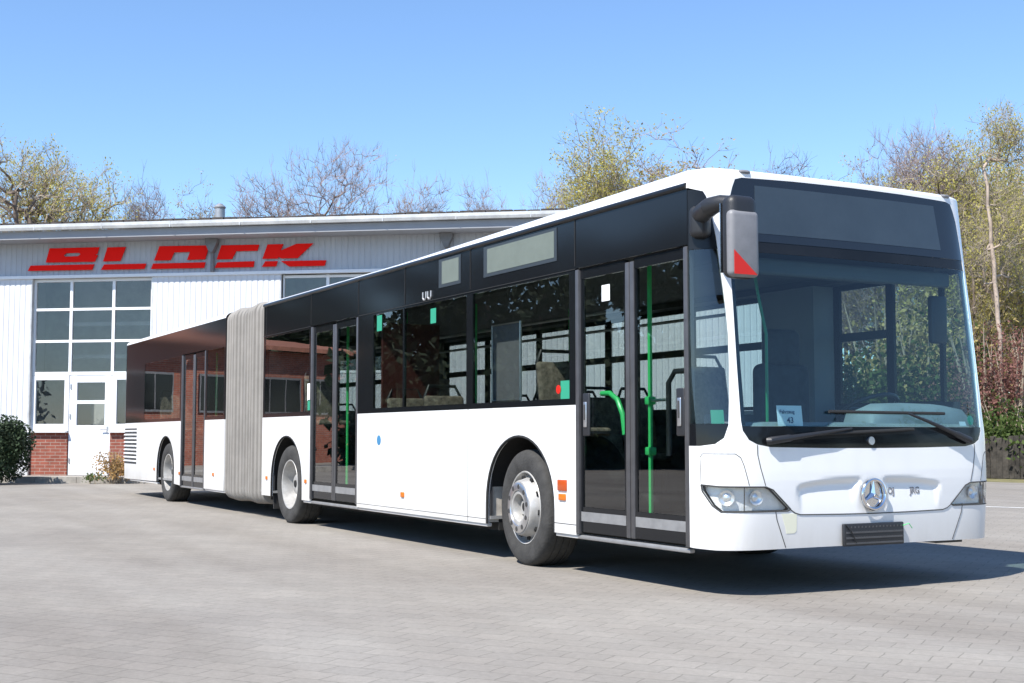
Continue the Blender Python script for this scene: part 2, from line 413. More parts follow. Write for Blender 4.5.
g = MB(); g.add([(-900, -900, 0), (900, -900, 0), (900, 900, 0), (-900, 900, 0)], [(0, 1, 2, 3)])
tag(g.build('ground', M['pave']), kind='structure')
# grass verge on the far right under the wood
v0 = at(905, 33.2); v1 = at(1100, 30.6)
dirv = (v1-v0).normalized(); nv = Vector((-dirv.y, dirv.x, 0))
if nv.dot(v0-CAM) < 0: nv = -nv
g = MB()
A = v0 - dirv*30; B = v1 + dirv*60
g.add([A+Vector((0,0,.004)), B+Vector((0,0,.004)), B+nv*160+Vector((0,0,.004)), A+nv*160+Vector((0,0,.004))], [(0, 1, 2, 3)])
tag(g.build('verge', M['verge']), kind='structure')
g = MB(); a = Vector((-9.2, 9.27, .004)); b = Vector((-2.0, 12.8, .004)); d = (b-a).normalized(); nn = Vector((-d.y, d.x, 0))*.055
g.add([a-nn, b-nn, b+nn, a+nn], [(0, 1, 2, 3)]); tag(g.build('parking_line', M['line']), kind='structure')
# raised footpath along the factory
g = MB()
def fbox(m, s0, s1, d0, d1, z0, z1):
    vs = [fp(s, z, d) for z in (z0, z1) for s, d in ((s0, d0), (s1, d0), (s1, d1), (s0, d1))]
    m.add(vs, [(0,3,2,1),(4,5,6,7),(0,1,5,4),(1,2,6,5),(2,3,7,6),(3,0,4,7)])
fbox(g, -12, 20, -.3, .95, 0, .13)
tag(g.build('footpath', M['kerb']), kind='structure')
g = MB()
for k in range(32): fbox(g, -12+k*1.0+.006, -12+(k+1)*1.0-.006, .953, 1.09, 0, .135)
tag(g.build('kerb', M['kerb']), kind='structure')

# ------------------------------------------------------------------ FACTORY HALL
hall = empty('factory_hall', fp(6, 0), 'long white clad factory hall with a shallow dark roof and red brick plinth', 'building')
S0, S1 = -1.0, 17.9; ZF = 4.78; ZS = 5.74
def ribbed(m, s0, s1, z0, z1, d=0.0, pitch=.135, depth=.011, th=.06):
    """trapezoid-ribbed cladding between s0..s1"""
    prof = []; s = s0
    while s < s1-1e-6:
        for ds, dd in ((0, 0), (.088, 0), (.100, -depth), (.122, -depth)):
            if s+ds < s1: prof.append((s+ds, d+dd))
        s += pitch
    prof.append((s1, d))
    vs = [fp(s, z, dd) for z in (z0, z1) for s, dd in prof]; n = len(prof)
    fs = [(i, i+1, n+i+1, n+i) for i in range(n-1)]
    m.add(vs, fs)
    fbox(m, s0, s1, d-depth-th, d-depth-.002, z0, z1)
WX = [0.195, 3.215]; W2 = [6.34, 9.6]
for q in ((S0, WX[0]-.02, .13, ZF-.03), (WX[1]+.02, W2[0]-.02, .13, ZF-.03), (W2[0]-.02, W2[1]+.02, .13, 2.45), (W2[1]+.02, S1, .13, ZF-.03)):
    c = MB(); ribbed(c, *q); c.build('wall_cladding', M['clad'], hall)
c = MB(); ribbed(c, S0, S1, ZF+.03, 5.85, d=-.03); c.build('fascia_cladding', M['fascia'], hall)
c = MB(); fbox(c, S0-.02, S1, -.05, .045, ZF-.035, ZF+.035); c.build('flashing', M['trim'], hall)
# eaves: soffit, gutter, roof
c = MB(); fbox(c, S0-.3, S1+.3, -.1, .66, 5.585, 5.765); c.build('soffit', M['soffit'], hall)
c = MB()
ga = [(0, 0), (.13, 0), (.15, .06), (.15, .13), (.135, .13), (.13, .07), (.12, .02), (.0, .02)]
vs = [fp(s, 5.775+zz, .645+dd) for s in (S0-.35, S1+.35) for dd, zz in ga]; n = len(ga)
c.add(vs, [(i, (i+1) % n, n+(i+1) % n, n+i) for i in range(n)] + [tuple(range(n))[::-1], tuple(range(n, 2*n))])
k = S0
while k < S1:
    fbox(c, k, k+.02, .63, .798, 5.77, 5.908); k += 1.65
c.build('gutter', M['gutter'], hall)
c = MB()
e0, e1 = fp(S0-.4, 6.02, .62), fp(S1+.4, 6.02, .62); back = -8.0; rise = 1.5
NS, ND = 64, 14
vs = []
for j in range(ND+1):
    for i in range(NS+1):
        s = S0-.4+(S1-S0+.8)*i/NS; d = .68+(back-.68)*j/ND; z = 5.885+rise*j/ND + (.035 if j % 2 == 0 else 0) + rng.uniform(-.006, .006)
        vs.append(fp(s, z, d))
fs = [(j*(NS+1)+i, j*(NS+1)+i+1, (j+1)*(NS+1)+i+1, (j+1)*(NS+1)+i) for j in range(ND) for i in range(NS)]
c.add(vs, fs)
# tile butts along the eaves
k = S0-.38
while k < S1+.38:
    fbox(c, k, k+.27, .46, .715, 5.89+rng.uniform(0, .012), 5.955+rng.uniform(-.008, .018)); k += .30
fbox(c, S0-.4, S1+.4, -16.6, back, 5.87, 5.885+rise)
c.build('roof', M['tile'], hall)
# gable ends, back and floor so that the hall is closed
for q in ((S0-.001, S0+.14, -16.0, -.085), (S1-.14, S1, -16.0, -.085), (S0+.14, S1-.14, -16.0, -15.8)):
    c = MB(); fbox(c, *q, .13, 5.86); c.build('side_wall', M['clad'], hall)
c = MB(); fbox(c, S0+.15, S1-.15, -2.8, -2.6, .14, 5.39); fbox(c, S0+.15, S1-.15, -4.99, -.12, .02, .10); fbox(c, S0+.15, S1-.15, -4.99, -.12, 5.4, 5.6)
fbox(c, 3.9, 4.0, -2.59, -.12, .14, 5.38)
for s in (1.0, 2.6): fbox(c, s, s+.4, -1.9, -1.5, .14, 2.0)
for z in (3.75, 2.95): fbox(c, .3, 3.6, -1.6, -1.5, z, z+.09)
c.build('inner_wall', M['inner'], hall)
# brick plinth under the window
def fbrick(m, s0, s1, d0, d1, z0, z1): fbox(m, s0, s1, d0, d1, z0, z1)
def box_uv(o, ax):
    uv = o.data.uv_layers.new(name='UVMap')
    for p in o.data.polygons:
        for li in p.loop_indices:
            v = o.data.vertices[o.data.loops[li].vertex_index].co
            uv.data[li].uv = (v.dot(ax) if abs(p.normal.dot(ax)) < .7 else v.dot(Vector((-ax.y, ax.x, 0))), v.z)
for q in ((WX[0]-.01, 1.145), (2.205, WX[1]+.01)):
    c = MB(); fbox(c, *q, -.20, -.075, .13, 1.13); box_uv(c.build('plinth', M['brickred'], hall), FS)
    c = MB(); fbox(c, q[0]-.005, q[1]+.005, -.07, .03, 1.13, 1.17); c.build('window_sill', M['trim'], hall)
for q in ((WX[0]-.022, WX[0]+.02), (WX[1]-.02, WX[1]+.022)):
    c = MB(); fbox(c, *q, -.25, .004, .13, ZF-.04); c.build('window_reveal', M['gutter'], hall)
# big glazed front: three columns, three rows above, side lights below, door in the middle
cols = [WX[0]+.005, 1.155, 2.215, WX[1]-.01]; rows = [2.53, 3.27, 4.02, ZF-.04]
c = MB(); D0, D1 = -.17, -.10
for s in cols: fbox(c, s-.035 if s not in (cols[0], cols[3]) else (s if s == cols[0] else s-.07), s+.035 if s not in (cols[0], cols[3]) else (s+.07 if s == cols[0] else s), D0, D1, 2.47, ZF-.045)
for i in range(3):
    for z in rows:
        z0, z1 = (z-.06, z+.02) if z == rows[0] else ((z-.07, z) if z == rows[-1] else (z-.03, z+.03))
        s0 = cols[i]+(.072 if i == 0 else .037); s1 = cols[i+1]-(.072 if i == 2 else .037)
        fbox(c, s0, s1, D0+.004, D1-.004, z0, z1)
wf = c.build('window', M['winframe'], hall)
c = MB()
for i in range(3):
    for j in range(3): fbox(c, cols[i]+.03, cols[i+1]-.03, -.143, -.135, rows[j]+.015, rows[j+1]-.025)
c.build('pane', M['g_build'], wf)
for s0, s1 in ((cols[0], 1.145), (2.225, cols[3])):
    c = MB()
    for q in ((s0, s0+.11), (s1-.11, s1)): fbox(c, *q, D0, D1, 1.172, 2.465)
    fbox(c, s0+.112, s1-.112, D0+.003, D1-.003, 1.172, 1.33); fbox(c, s0+.112, s1-.112, D0+.003, D1-.003, 2.36, 2.465)
    sf = c.build('window', M['winframe'], hall)
    c = MB(); fbox(c, s0+.10, s1-.10, -.143, -.135, 1.32, 2.37); c.build('pane', M['g_build'], sf)
_fp = fp
def fp(s, z, d=0.0): return _fp(s-.055, z, d)
dr = MB()
for q in ((1.215, 1.40), (2.10, 2.265)): fbox(dr, *q, -.19, -.11, .14, 2.465)
fbox(dr, 1.402, 2.098, -.187, -.113, .14, 1.30); fbox(dr, 1.402, 2.098, -.187, -.113, 1.80, 1.88); fbox(dr, 1.402, 2.098, -.187, -.113, 2.30, 2.465)
dr = dr.build('door', M['doorw'], hall)
c = MB(); fbox(c, 1.39, 2.11, -.153, -.145, 1.29, 1.81); fbox(c, 1.39, 2.11, -.153, -.145, 1.87, 2.31); c.build('pane', M['g_build'], dr)
c = MB(); c.tube([fp(2.18, 1.20, -.11), fp(2.18, 1.20, -.05), fp(2.03, 1.20, -.05)], .013); c.tube([fp(2.18, 1.27, -.10), fp(2.18, 1.12, -.10)], .018); c.build('handle', M['steel'], dr)
for z in (.42, 1.45, 2.15):
    c = MB(); c.tube([fp(1.25, z, -.10), fp(1.25, z+.11, -.10)], .016); c.build('hinge', M['steel'], dr)
fp = _fp
# second window behind the bus
c = MB()
cs = [W2[0], 7.40, 8.50, W2[1]]
for i, s in enumerate(cs): fbox(c, s-(.0 if i == 0 else .035), s+(.0 if i == 3 else .035), D0, D1, 2.45, ZF-.045)
for i in range(3):
    for z in (2.5, 3.27, 4.02, ZF-.09): fbox(c, cs[i]+.037, cs[i+1]-.037, D0+.004, D1-.004, z-.03, z+.03)
w2 = c.build('window', M['winframe'], hall)
c = MB(); fbox(c, W2[0]+.02, W2[1]-.02, -.143, -.135, 2.5, ZF-.07); c.build('pane', M['g_build'], w2)
# rain-water heads on the fascia
for s in (4.69, 10.2):
    c = MB(); pr = [(-.19, .0), (.19, 0), (.19, -.10), (.07, -.30), (.05, -.32), (-.05, -.32), (-.07, -.30), (-.19, -.10)]
    c.prism(pr, lambda x, y, t: fp(s+x*.75, 5.58+y, .02+t), .16)
    c.tube([fp(s, 5.42, .07), fp(s, 5.1, .055), fp(s, ZF+.04, .055)], .045, 10)
    c.build('downpipe', M['pipe'], hall, smooth=True)
c = MB(); p = fp(4.47, 0, -.9)
c.tube([(p.x, p.y, 6.0), (p.x, p.y, 6.45)], .12, 16); c.tube([(p.x, p.y, 6.45), (p.x, p.y, 6.48), (p.x, p.y, 6.50), (p.x, p.y, 6.58)], [.12, .14, .14, .05], 16)
c.build('chimney', M['zinc'], hall, smooth=True)
c = MB()
for s0, s1, d in ((12.55, 12.6, .6),): fbox(c, s0, s1, -.02, d, 5.5, 5.58)
c.build('eaves_bracket', M['pipe'], hall)
# big red sign
sign = empty('wall_sign', fp(3.8, 4.9, 0), 'big red slanted lettering with underline bars on the grey fascia', 'sign')
LET = [
 [[(.64,5.46),(1.89,5.46),(1.84,5.305),(1.79,5.288),(1.855,5.27),(1.78,5.12),(.55,5.125)], [(.17,5.06),(1.77,5.06),(1.72,4.93),(.10,4.935)]],
 [[(2.09,5.45),(2.55,5.45),(2.42,5.125),(1.99,5.12)], [(2.02,5.05),(3.06,5.05),(3.02,4.925),(1.94,4.925)]],
 [[(3.38,5.45),(4.60,5.44),(4.50,5.12),(4.06,5.115),(4.13,5.30),(3.74,5.295),(3.66,5.115),(3.25,5.115)], [(3.23,5.045),(4.51,5.05),(4.48,4.92),(3.18,4.92)]],
 [[(4.89,5.435),(5.80,5.43),(5.76,5.29),(5.25,5.29),(5.15,5.11),(4.78,5.11)], [(4.80,5.04),(5.69,5.05),(5.67,4.915),(4.73,4.915)]],
 [[(6.0,5.43),(6.38,5.43),(6.31,5.28),(6.69,5.43),(7.09,5.43),(6.72,5.10),(6.33,5.10),(6.27,5.14),(6.25,5.10),(5.88,5.10)], [(5.95,5.04),(6.25,5.04),(6.21,4.92),(5.87,4.915)], [(6.32,5.04),(7.40,5.035),(7.36,4.91),(6.52,4.91)]],
]
for i, polys in enumerate(LET):
    if i == 0:
        # the letter with its slot: two loops
        o_ = polys[0]; hole = [(1.00,5.285),(1.06,5.335),(1.38,5.34),(1.42,5.305),(1.36,5.26),(1.04,5.255)]
        lt = sheet('letter', o_, lambda x, y: fp(x, y, .032), lambda x, y: FN, M['signred'], sign, holes=[hole], thick=.02)
        c = MB(); c.prism(polys[1], lambda x, y, t: fp(x, y, .012+t), .02); c.build('underline', M['signred'], lt)
    else:
        c = MB()
        for p_ in polys: c.prism(p_, lambda x, y, t: fp(x, y, .012+t), .02)
        c.build('letter', M['signred'], sign)

# ------------------------------------------------------------------ THE BUS
BW = 2.58; YC = 1.29; XD = -.40                          # width, centre line, front edge of the front door
ZB, ZBELT, ZT = .30, 1.275, 2.69
bus = empty('articulated_bus', (-8.6, YC, 0), 'white articulated city bus with black window band and grey bellows parked across the yard', 'bus')
ZP = [.2,.33,.52,.75,1.05,1.42,1.95,2.47,2.88,3.0]; XP = [-.08,-.068,-.052,-.037,-.045,-.088,-.147,-.215,-.258,-.275]; XDF = -.60
def x0(z): return float(np.interp(z, ZP, XP))
def x0s(z): return (x0(z-.06)+2*x0(z)+x0(z+.06))/4
_t = np.linspace(0, 1, 400); _v = 1-(1-_t)**3
_cx = -.045*_v**2-.24*_v**14; _cy = YC*_v
_cx = np.append(_cx, _cx[-1]-3.0); _cy = np.append(_cy, _cy[-1])
_A = np.concatenate([[0], np.cumsum(np.hypot(np.diff(_cx), np.diff(_cy)))])
def sst(x): x = max(0., min(1., x)); return x*x*(3-2*x)
def recess(a, z):
    a = a+.03
    if abs(a) > .72 or z < .5 or z > .82: return 0.
    zt = .765-.03*(abs(a)/.6)**4
    d = .029*sst((.66-abs(a)-(.745-z)*.12)/.05)*sst((zt-z)/.05)*max(0, min(1, (z-.525)/.20))
    rr = math.hypot(a+.005, (z-.648))
    d *= sst((rr-.125)/.05)
    return d
def plan(v, z): return -.045*v*v - (.24 if v > 0 else max(.09, min(.24, x0s(z)+.335)))*abs(v)**14
def FF(a, z):
    s = 1 if a > 0 else -1; b = abs(a)
    v = s*min(1., float(np.interp(b, _A, _cy))/YC)
    x = x0s(z) + plan(v, z) - max(0., b-_A[399]) - recess(a, z)
    return Vector((x, YC+s*float(np.interp(b, _A, _cy)), z))
ZTF = 2.852
def zbase(cx_): return ZT+(2.803-ZT)*sst((cx_+.235)/.15)
def FNm(a, z):
    h = .006
    return (FF(a+h, z)-FF(a-h, z)).cross(FF(a, z+h)-FF(a, z-h)).normalized()
def aedge(z, sg=-1):
    lo, hi = 1.0, 1.9
    for _ in range(30):
        m_ = (lo+hi)/2
        if FF(sg*m_, z).x > (XD if sg < 0 else XDF): lo = m_
        else: hi = m_
    return lo
def rev(p): return [(-x, y) for x, y in reversed(p)]
# --- front body (white)
Q = [(1.376,.975),(1.269,.988),(1.209,1.027),(1.175,1.111),(1.158,1.273),(1.140,1.50),(1.132,1.70),(1.136,1.864),(1.150,2.118),(1.165,2.348),(1.183,2.470),(1.205,2.58),(1.225,2.63),(1.25,2.662)]
zs_l = [.315, .45, .6, .75, .9]
def half(sg):
    top = []
    for a_ in np.linspace(1.30, .2, 34):
        z_ = zbase(float(np.interp(a_, _A, _cx)))
        if a_ < aedge(z_, sg)-.004: top.append((float(a_), z_))
    pts = [(.0, .308), (.5, .308), (1.0, .305), (1.25, .305)] + [(aedge(z, sg), z) for z in zs_l] + [(aedge(.975, sg), .975)] + Q + [(aedge(ZT, sg), ZT)] + top
    return [(sg*a_, z_) for a_, z_ in pts]
outer = half(1) + half(-1)[1:][::-1]
WSb = [(1.092,1.14),(1.085,1.075),(1.045,1.014),(.985,.985),(.888,.968),(.45,.960),(0,.958)]
WSt = [(0,2.785),(.5,2.782),(.93,2.772),(.985,2.757),(1.012,2.70),(1.04,2.62),(1.066,2.45),(1.078,2.25),(1.082,1.9),(1.088,1.5)]
WSr = [(x+(.045 if z > 2.2 else .03 if z > 1.4 else 0) if x > .5 else x, z) for x, z in WSt]
ws_loop = WSr + WSb + [(-x, y) for x, y in reversed(WSt[1:]+WSb[:-1])]
HLl = [(-1.375,.725),(-1.248,.715),(-.927,.711),(-.872,.691),(-.726,.563),(-.75,.552),(-1.231,.552),(-1.290,.592),(-1.366,.685)]
HLr = [(-x, y) for x, y in reversed(HLl)]
front_body = sheet('front_panel', outer, FF, FNm, M['white'], bus, holes=[ws_loop, HLl, HLr], thick=.02, step=(.028, .028))
# panel gaps drawn as thin dark strips in the paint
def fline(m, pts, r=.0035, off=.0):
    P = []
    for (a0, z0), (a1, z1) in zip(pts[:-1], pts[1:]):
        k = max(2, int(math.hypot(a1-a0, z1-z0)/.04))
        for i in range(k): P.append((a0+(a1-a0)*i/k, z0+(z1-z0)*i/k))
    P.append(pts[-1]); m.tube([FF(a, z)+FNm(a, z)*off for a, z in P], r, 5)
c = MB()
for sg in (-1, 1):
    fline(c, [(sg*.985,.982),(sg*.985,.918),(sg*.965,.83),(sg*.93,.72)])
    fline(c, [(sg*.845,.548),(sg*.835,.50),(sg*.755,.315)])
    fline(c, [(sg*1.375,.74),(sg*1.378,.905),(sg*1.36,.925),(sg*1.14,.925),(sg*1.105,.90),(sg*1.085,.85),(sg*1.05,.722)], .0028)
fline(c, [(-.73,.562),(-.69,.538),(-.645,.526),(-.3,.520),(0,.518),(.3,.520),(.645,.526),(.69,.538),(.73,.562)], .004)
c.build('panel_gap', M['seam'], front_body)
c = MB()  # yellowed touch-up on the bumper
sheet('paint_patch', [(-.80,.535),(-.675,.533),(-.672,.42),(-.69,.405),(-.755,.405),(-.762,.44)], FF, FNm, M['yellowed'], front_body, thick=.002, offset=.0016, step=(.03, .03))
# --- glass and black surrounds on the front
def clipz(loop, lo, hi):
    from itertools import tee
    def clip(L, zc, keep_above):
        out = []
        for i in range(len(L)):
            a, b = L[i], L[(i+1) % len(L)]
            ia = a[1] >= zc if keep_above else a[1] <= zc; ib = b[1] >= zc if keep_above else b[1] <= zc
            if ia: out.append(a)
            if ia != ib: t = (zc-a[1])/(b[1]-a[1]); out.append((a[0]+(b[0]-a[0])*t, zc))
        return out
    return clip(clip(loop, lo, True), hi, False)
sheet('windscreen', clipz(ws_loop, 1.105, 2.262), FF, FNm, M['g_wind'], bus, thick=.006, step=(.05, .05), offset=-.001)
sheet('windscreen_border', clipz(ws_loop, .95, 1.103), FF, FNm, M['black'], bus, thick=.006, step=(.05, .05), offset=-.001)
disp = sheet('destination_display', clipz(ws_loop, 2.338, 2.80), FF, FNm, M['dispglass'], bus, thick=.006, step=(.05, .05), offset=-.001)
sheet('display_frame', clipz(ws_loop, 2.264, 2.336), FF, FNm, M['cant'], disp, thick=.006, step=(.05, .05), offset=-.003)
sheet('led_panel', [(-.86, 2.395), (.86, 2.395), (.83, 2.725), (-.83, 2.725)], FF, FNm, M['ledfront'], disp, thick=.002, step=(.05, .05), offset=.0012)
# black edge print along the screen sides
edge = [(1.0885,1.5),(1.083,1.9),(1.079,2.25),(1.05,2.25),(1.053,1.9),(1.058,1.5),(1.06,1.11),(1.09,1.11)]
for sg in (-1, 1):
    sheet('edge_seal', [(sg*a_, z_) for a_, z_ in edge], FF, FNm, M['black'], bus, thick=.004, step=(.05, .05), offset=-.009)
# quarter lights
for sg in (-1, 1):
    ql = [(aedge(.978, sg)-.004, .978)] + Q[:-1] + [(1.262, 2.672)] + [(aedge(z, sg)-.004, z) for z in (2.675, 2.3, 1.9, 1.5)]
    ql = [(sg*a_, z_) for a_, z_ in ql]
    cz = clipz(ql, 1.12, 2.27)
    sheet('quarter_window', cz, FF, FNm, M['g_door'], bus, thick=.006, step=(.035, .06), offset=-.002)
    sheet('quarter_border', clipz(ql, .97, 1.118), FF, FNm, M['black'], bus, thick=.006, step=(.035, .06), offset=-.002)
    sheet('quarter_border', clipz(ql, 2.272, 2.75), FF, FNm, M['cant'], bus, thick=.006, step=(.035, .06), offset=-.002)
# --- headlights
for sg, HL in ((-1, HLl), (1, HLr)):
    lens = sheet('headlight', HL, FF, FNm, M['g_clear'], bus, thick=.005, step=(.03, .03), offset=.003)
    cxm = sg*1.05
    sheet('lamp_reflector', [(a_*.99+.01*cxm, z_*.97+.03*.63) for a_, z_ in HL], FF, FNm, M['reflector'], lens, thick=.004, step=(.03, .03), offset=-.05)
    for a_, r_ in ((1.20, .052), (.985, .050)):
        c = MB(); p = FF(sg*a_, .64); nn_ = FNm(sg*a_, .64)
        c.tube([p-nn_*.046, p-nn_*.03, p-nn_*.018], [r_*.35, r_*.9, r_], 20, caps=False)
        c.tube([p-nn_*.046, p-nn_*.034, p-nn_*.024], [r_*.5, r_*.45, .004], 14)
        c.build('lamp_bowl', M['bowl'], lens, smooth=True)
    c = MB(); fline(c, HL+[HL[0]], .005, .0); fline(c, [(sg*1.085,.71),(sg*1.082,.556)], .004, .003); c.build('lamp_seal', M['seam'], lens)
# --- emblem: ring with a three-pointed star
def fo(a, z, o): return FF(a, z)+FNm(a, z)*o
c = MB(); ec, er = -.035, .100
ebase = Vector((x0s(.648)-.0005, 0, 0)).x
def ef(u, v, o=0.0): return Vector((ebase+o, YC+ec+u, .648+v))
c.tube([ef(er*math.cos(t), er*math.sin(t), .022) for t in np.linspace(0, 2*math.pi, 41)], .0115, 8, caps=False)
for k in range(3):
    t = math.pi/2+k*2*math.pi/3; tip = (er*.97*math.cos(t), er*.97*math.sin(t)); q = t+math.pi/3; q2 = t-math.pi/3; rr = .022
    vs = [ef(*tip, .020), ef(rr*math.cos(q), rr*math.sin(q), .012), ef(rr*math.cos(q2), rr*math.sin(q2), .012), ef(0, 0, .034), ef(0, 0, .004)]
    c.add(vs, [(0, 1, 3), (0, 3, 2), (0, 2, 4), (0, 4, 1)])
c.disc(ef(0, 0, .003), .104, (1, 0, 0), .004, 32)
star = c.build('emblem', M['chrome'], bus, smooth=True, angle=25)
c = MB(); c.disc(fo(-.037, 1.008, .006), .028, FNm(-.037, 1.008), .014, 20); c.build('badge', M['steel'], bus, smooth=True)
for txt, a_ in (('OJ', .125), ('JRG', .335)):
    text_mesh('lettering', txt, .062, lambda x, y, t: fo(a_+x*.95, .645+y, .0015+t), M['grey_plastic'], bus)
# --- number plate holder
c = MB(); c.rbox((x0s(.38)+.006, YC-.298, .305), (x0s(.38)+.03, YC+.245, .455), .008)
np_ = c.build('plate_holder', M['plastic'], bus, smooth=True)
c = MB()
for k in range(3): c.box((x0s(.38)+.0305, YC-.28, .318+k*.036), (x0s(.38)+.034, YC+.228, .330+k*.036))
for k in range(16): c.box((x0s(.38)+.0305, YC-.27+k*.032, .425), (x0s(.38)+.033, YC-.26+k*.032, .437))
c.build('holder_rib', M['alu'], np_)
c = MB(); c.tube([(x0s(.38)+.03, YC+.235, .43), (x0s(.38)+.06, YC+.26, .445), (x0s(.38)+.05, YC+.30, .41)], .003, 5); c.build('cable_tie', M['green'], np_)
c = MB(); c.tube([(x0s(.38)+.035, YC-.285, .45), (x0s(.38)+.045, YC-.25, .41), (x0s(.38)+.042, YC-.20, .33)], .004, 5); c.build('cable_tie', M['rubber'], np_)
# towing cover under the bumper
c = MB(); c.box((-.3, 1.95, .285), (-.14, 2.2, .304)); c.build('tow_eye_cover', M['plastic'], bus)
# --- wipers
for sg in (-1, 1):
    root = (sg*.905, 1.008); 
    tip = (-.225, 1.088) if sg < 0 else (.30, 1.195)
    c = MB()
    c.tube([fo(root[0]+(tip[0]-root[0])*t, root[1]+(tip[1]-root[1])*t, o) for t, o in ((-.02, .012), (0, .026), (.22, .030), (.26, .030), (.7, .036), (1, .03))], [.022, .026, .024, .018, .012, .008], 10)
    wa = c.build('wiper_arm', M['plastic'], bus, smooth=True)
    c = MB()
    bl = [(-.64, 1.045), (-.225, 1.088), (.35, 1.085)] if sg < 0 else [(-.40, 1.20), (.29, 1.195), (.67, 1.196)]
    c.tube([fo(a_, z_, .022) for a_, z_ in [(bl[0][0]+(bl[2][0]-bl[0][0])*k/12, bl[0][1]+(bl[2][1]-bl[0][1])*k/12) for k in range(13)]], .011, 6)
    c.build('wiper_blade', M['rubber'], wa)
# --- door mirror on its arm
c = MB()
p0 = FF(-1.24, 2.45)
bm_ = Matrix.Translation(p0+Vector((-.005, -.03, -.02))) @ Matrix.Rotation(R(28), 4, 'Z')
c.rbox((-.07, -.07, -.085), (.06, .05, .125), .04, 4, bm_)
c.tube([p0+Vector((.0, -.04, .05)), (-.04, -.08, 2.50), (.05, -.06, 2.515), (.15, -.01, 2.50)], [.065, .062, .05, .045], 12)
mir = c.build('mirror_arm', M['plastic'], bus, smooth=True)
c = MB(); c.rbox((.10, -.118, 2.02), (.225, .104, 2.545), .055, 4); mh = c.build('mirror_housing', M['plastic'], mir, smooth=True)
c = MB(); c.rbox((.165, -.128, 2.025), (.237, .100, 2.445), .035, 4); c.build('mirror_cover', M['grey_plastic'], mh, smooth=True)
c = MB(); c.prism([(-.108, 2.04), (.072, 2.04), (-.108, 2.19)], lambda y, z, t: Vector((.2375+t, y, z)), .002); c.build('warning_triangle', M['red'], mh)
c = MB(); c.box((.093, -.105, 2.06), (.0995, .09, 2.50)); c.build('mirror_glass', M['chrome'], mh)
# --- clearance lamps on the roof front
for a_ in (-.90, .98):
    c = MB(); P = [fo(a_+k*.02, 2.80, .0)+Vector((-.010, 0, .014)) for k in range(-2, 3)]
    c.tube([P[0]+Vector((-.004, 0, .0)), P[1]+Vector((.012, 0, 0)), P[3]+Vector((.012, 0, 0)), P[4]+Vector((-.004, 0, 0))], .013, 8); c.build('marker_lamp', M['grey_plastic'], bus, smooth=True)

# --- side walls
def sd(x, z): return Vector((x, 0.0, z))
def sdn(x, z): return Vector((0, -1, 0))
def sf_(x, z): return Vector((x, BW, z))
def sfn(x, z): return Vector((0, 1, 0))
WHEELX = (-2.705, -8.55, -14.54)
ARCH = [(-.60, ZB), (-.60, .47)] + [(-.03-.57*math.cos(math.pi*k/22), .47+.57*math.sin(math.pi*k/22)**.92) for k in range(1, 22)] + [(.54, .47), (.54, ZB)]
def arch(xc): return [(xc+dx, z) for dx, z in ARCH]
D1_, D2_, D3_ = (-1.835, XD), (-7.735, -6.275), (-13.62, -12.255)
XB1, XB0 = -9.52, -11.24; XR = -17.60          # bellows ends, start of the rear corner
TH = .028
for name, x0_, x1_, wx in (('side_panel', XB1, D2_[0], -8.55), ('side_panel', D2_[1], D1_[0], -2.705), ('side_panel', XR, D3_[0], -14.54), ('side_panel', D3_[1], XB0, None)):
    zb = ZB if x1_ > -9 else .285
    a_ = [] if wx is None else [(x, max(z, zb) if z <= ZB else z) for x, z in arch(wx)]
    if wx == -14.54: a_ = [(min(x, D3_[0]-.05), z) for x, z in a_]
    poly = [(x0_, zb)] + a_ + [(x1_, zb), (x1_, ZBELT), (x0_, ZBELT)]
    sp_ = sheet(name, poly, sd, sdn, M['white'], bus, thick=TH)
    if wx == -2.705:
        c = MB()
        c.box((-3.662, -.0015, ZB), (-3.655, .004, ZBELT)); c.box((-2.162, -.0015, .372), (D1_[0]-.002, .004, .377)); c.box((D2_[1]+.004, -.0015, .338), (-3.31, .004, .342)); c.build('panel_gap', M['seam'], sp_)
    if wx:
        c = MB(); c.tube([(x, .006, z) for x, z in a_], .012, 6); c.build('arch_edge', M['rubber'], sp_)
for x0_, x1_, wx in ((XB1, XDF, (-8.55, -2.705)), (XR, XB0, (-14.54,))):
    poly = [(x0_, ZB)]
    for q in wx: poly += arch(q)
    poly += [(x1_, ZB), (x1_, ZBELT), (x0_, ZBELT)]
    sheet('far_side_panel', poly, sf_, sfn, M['white'], bus, thick=TH)
# sill strip under the skirt
for nm_, mt_, rng_ in (('sill_strip', 'white', ((D2_[1], -3.31), (-2.165, D1_[0]), (-7.99, D2_[0]), (-12.25, XB0), (-17.2, -15.15))), ('door_sill', 'alu2', ((D2_[0], D2_[1]), (D1_[0], -.42), (D3_[0]-.05, D3_[1])))):
    for a_, b_ in rng_:
        c = MB(); zz = .288 if a_ > -9 else .272
        c.rbox((a_+.003, .014, zz-.016), (b_-.003, .06, zz+.014), .008, 2); c.build(nm_, M[mt_], bus, smooth=True)
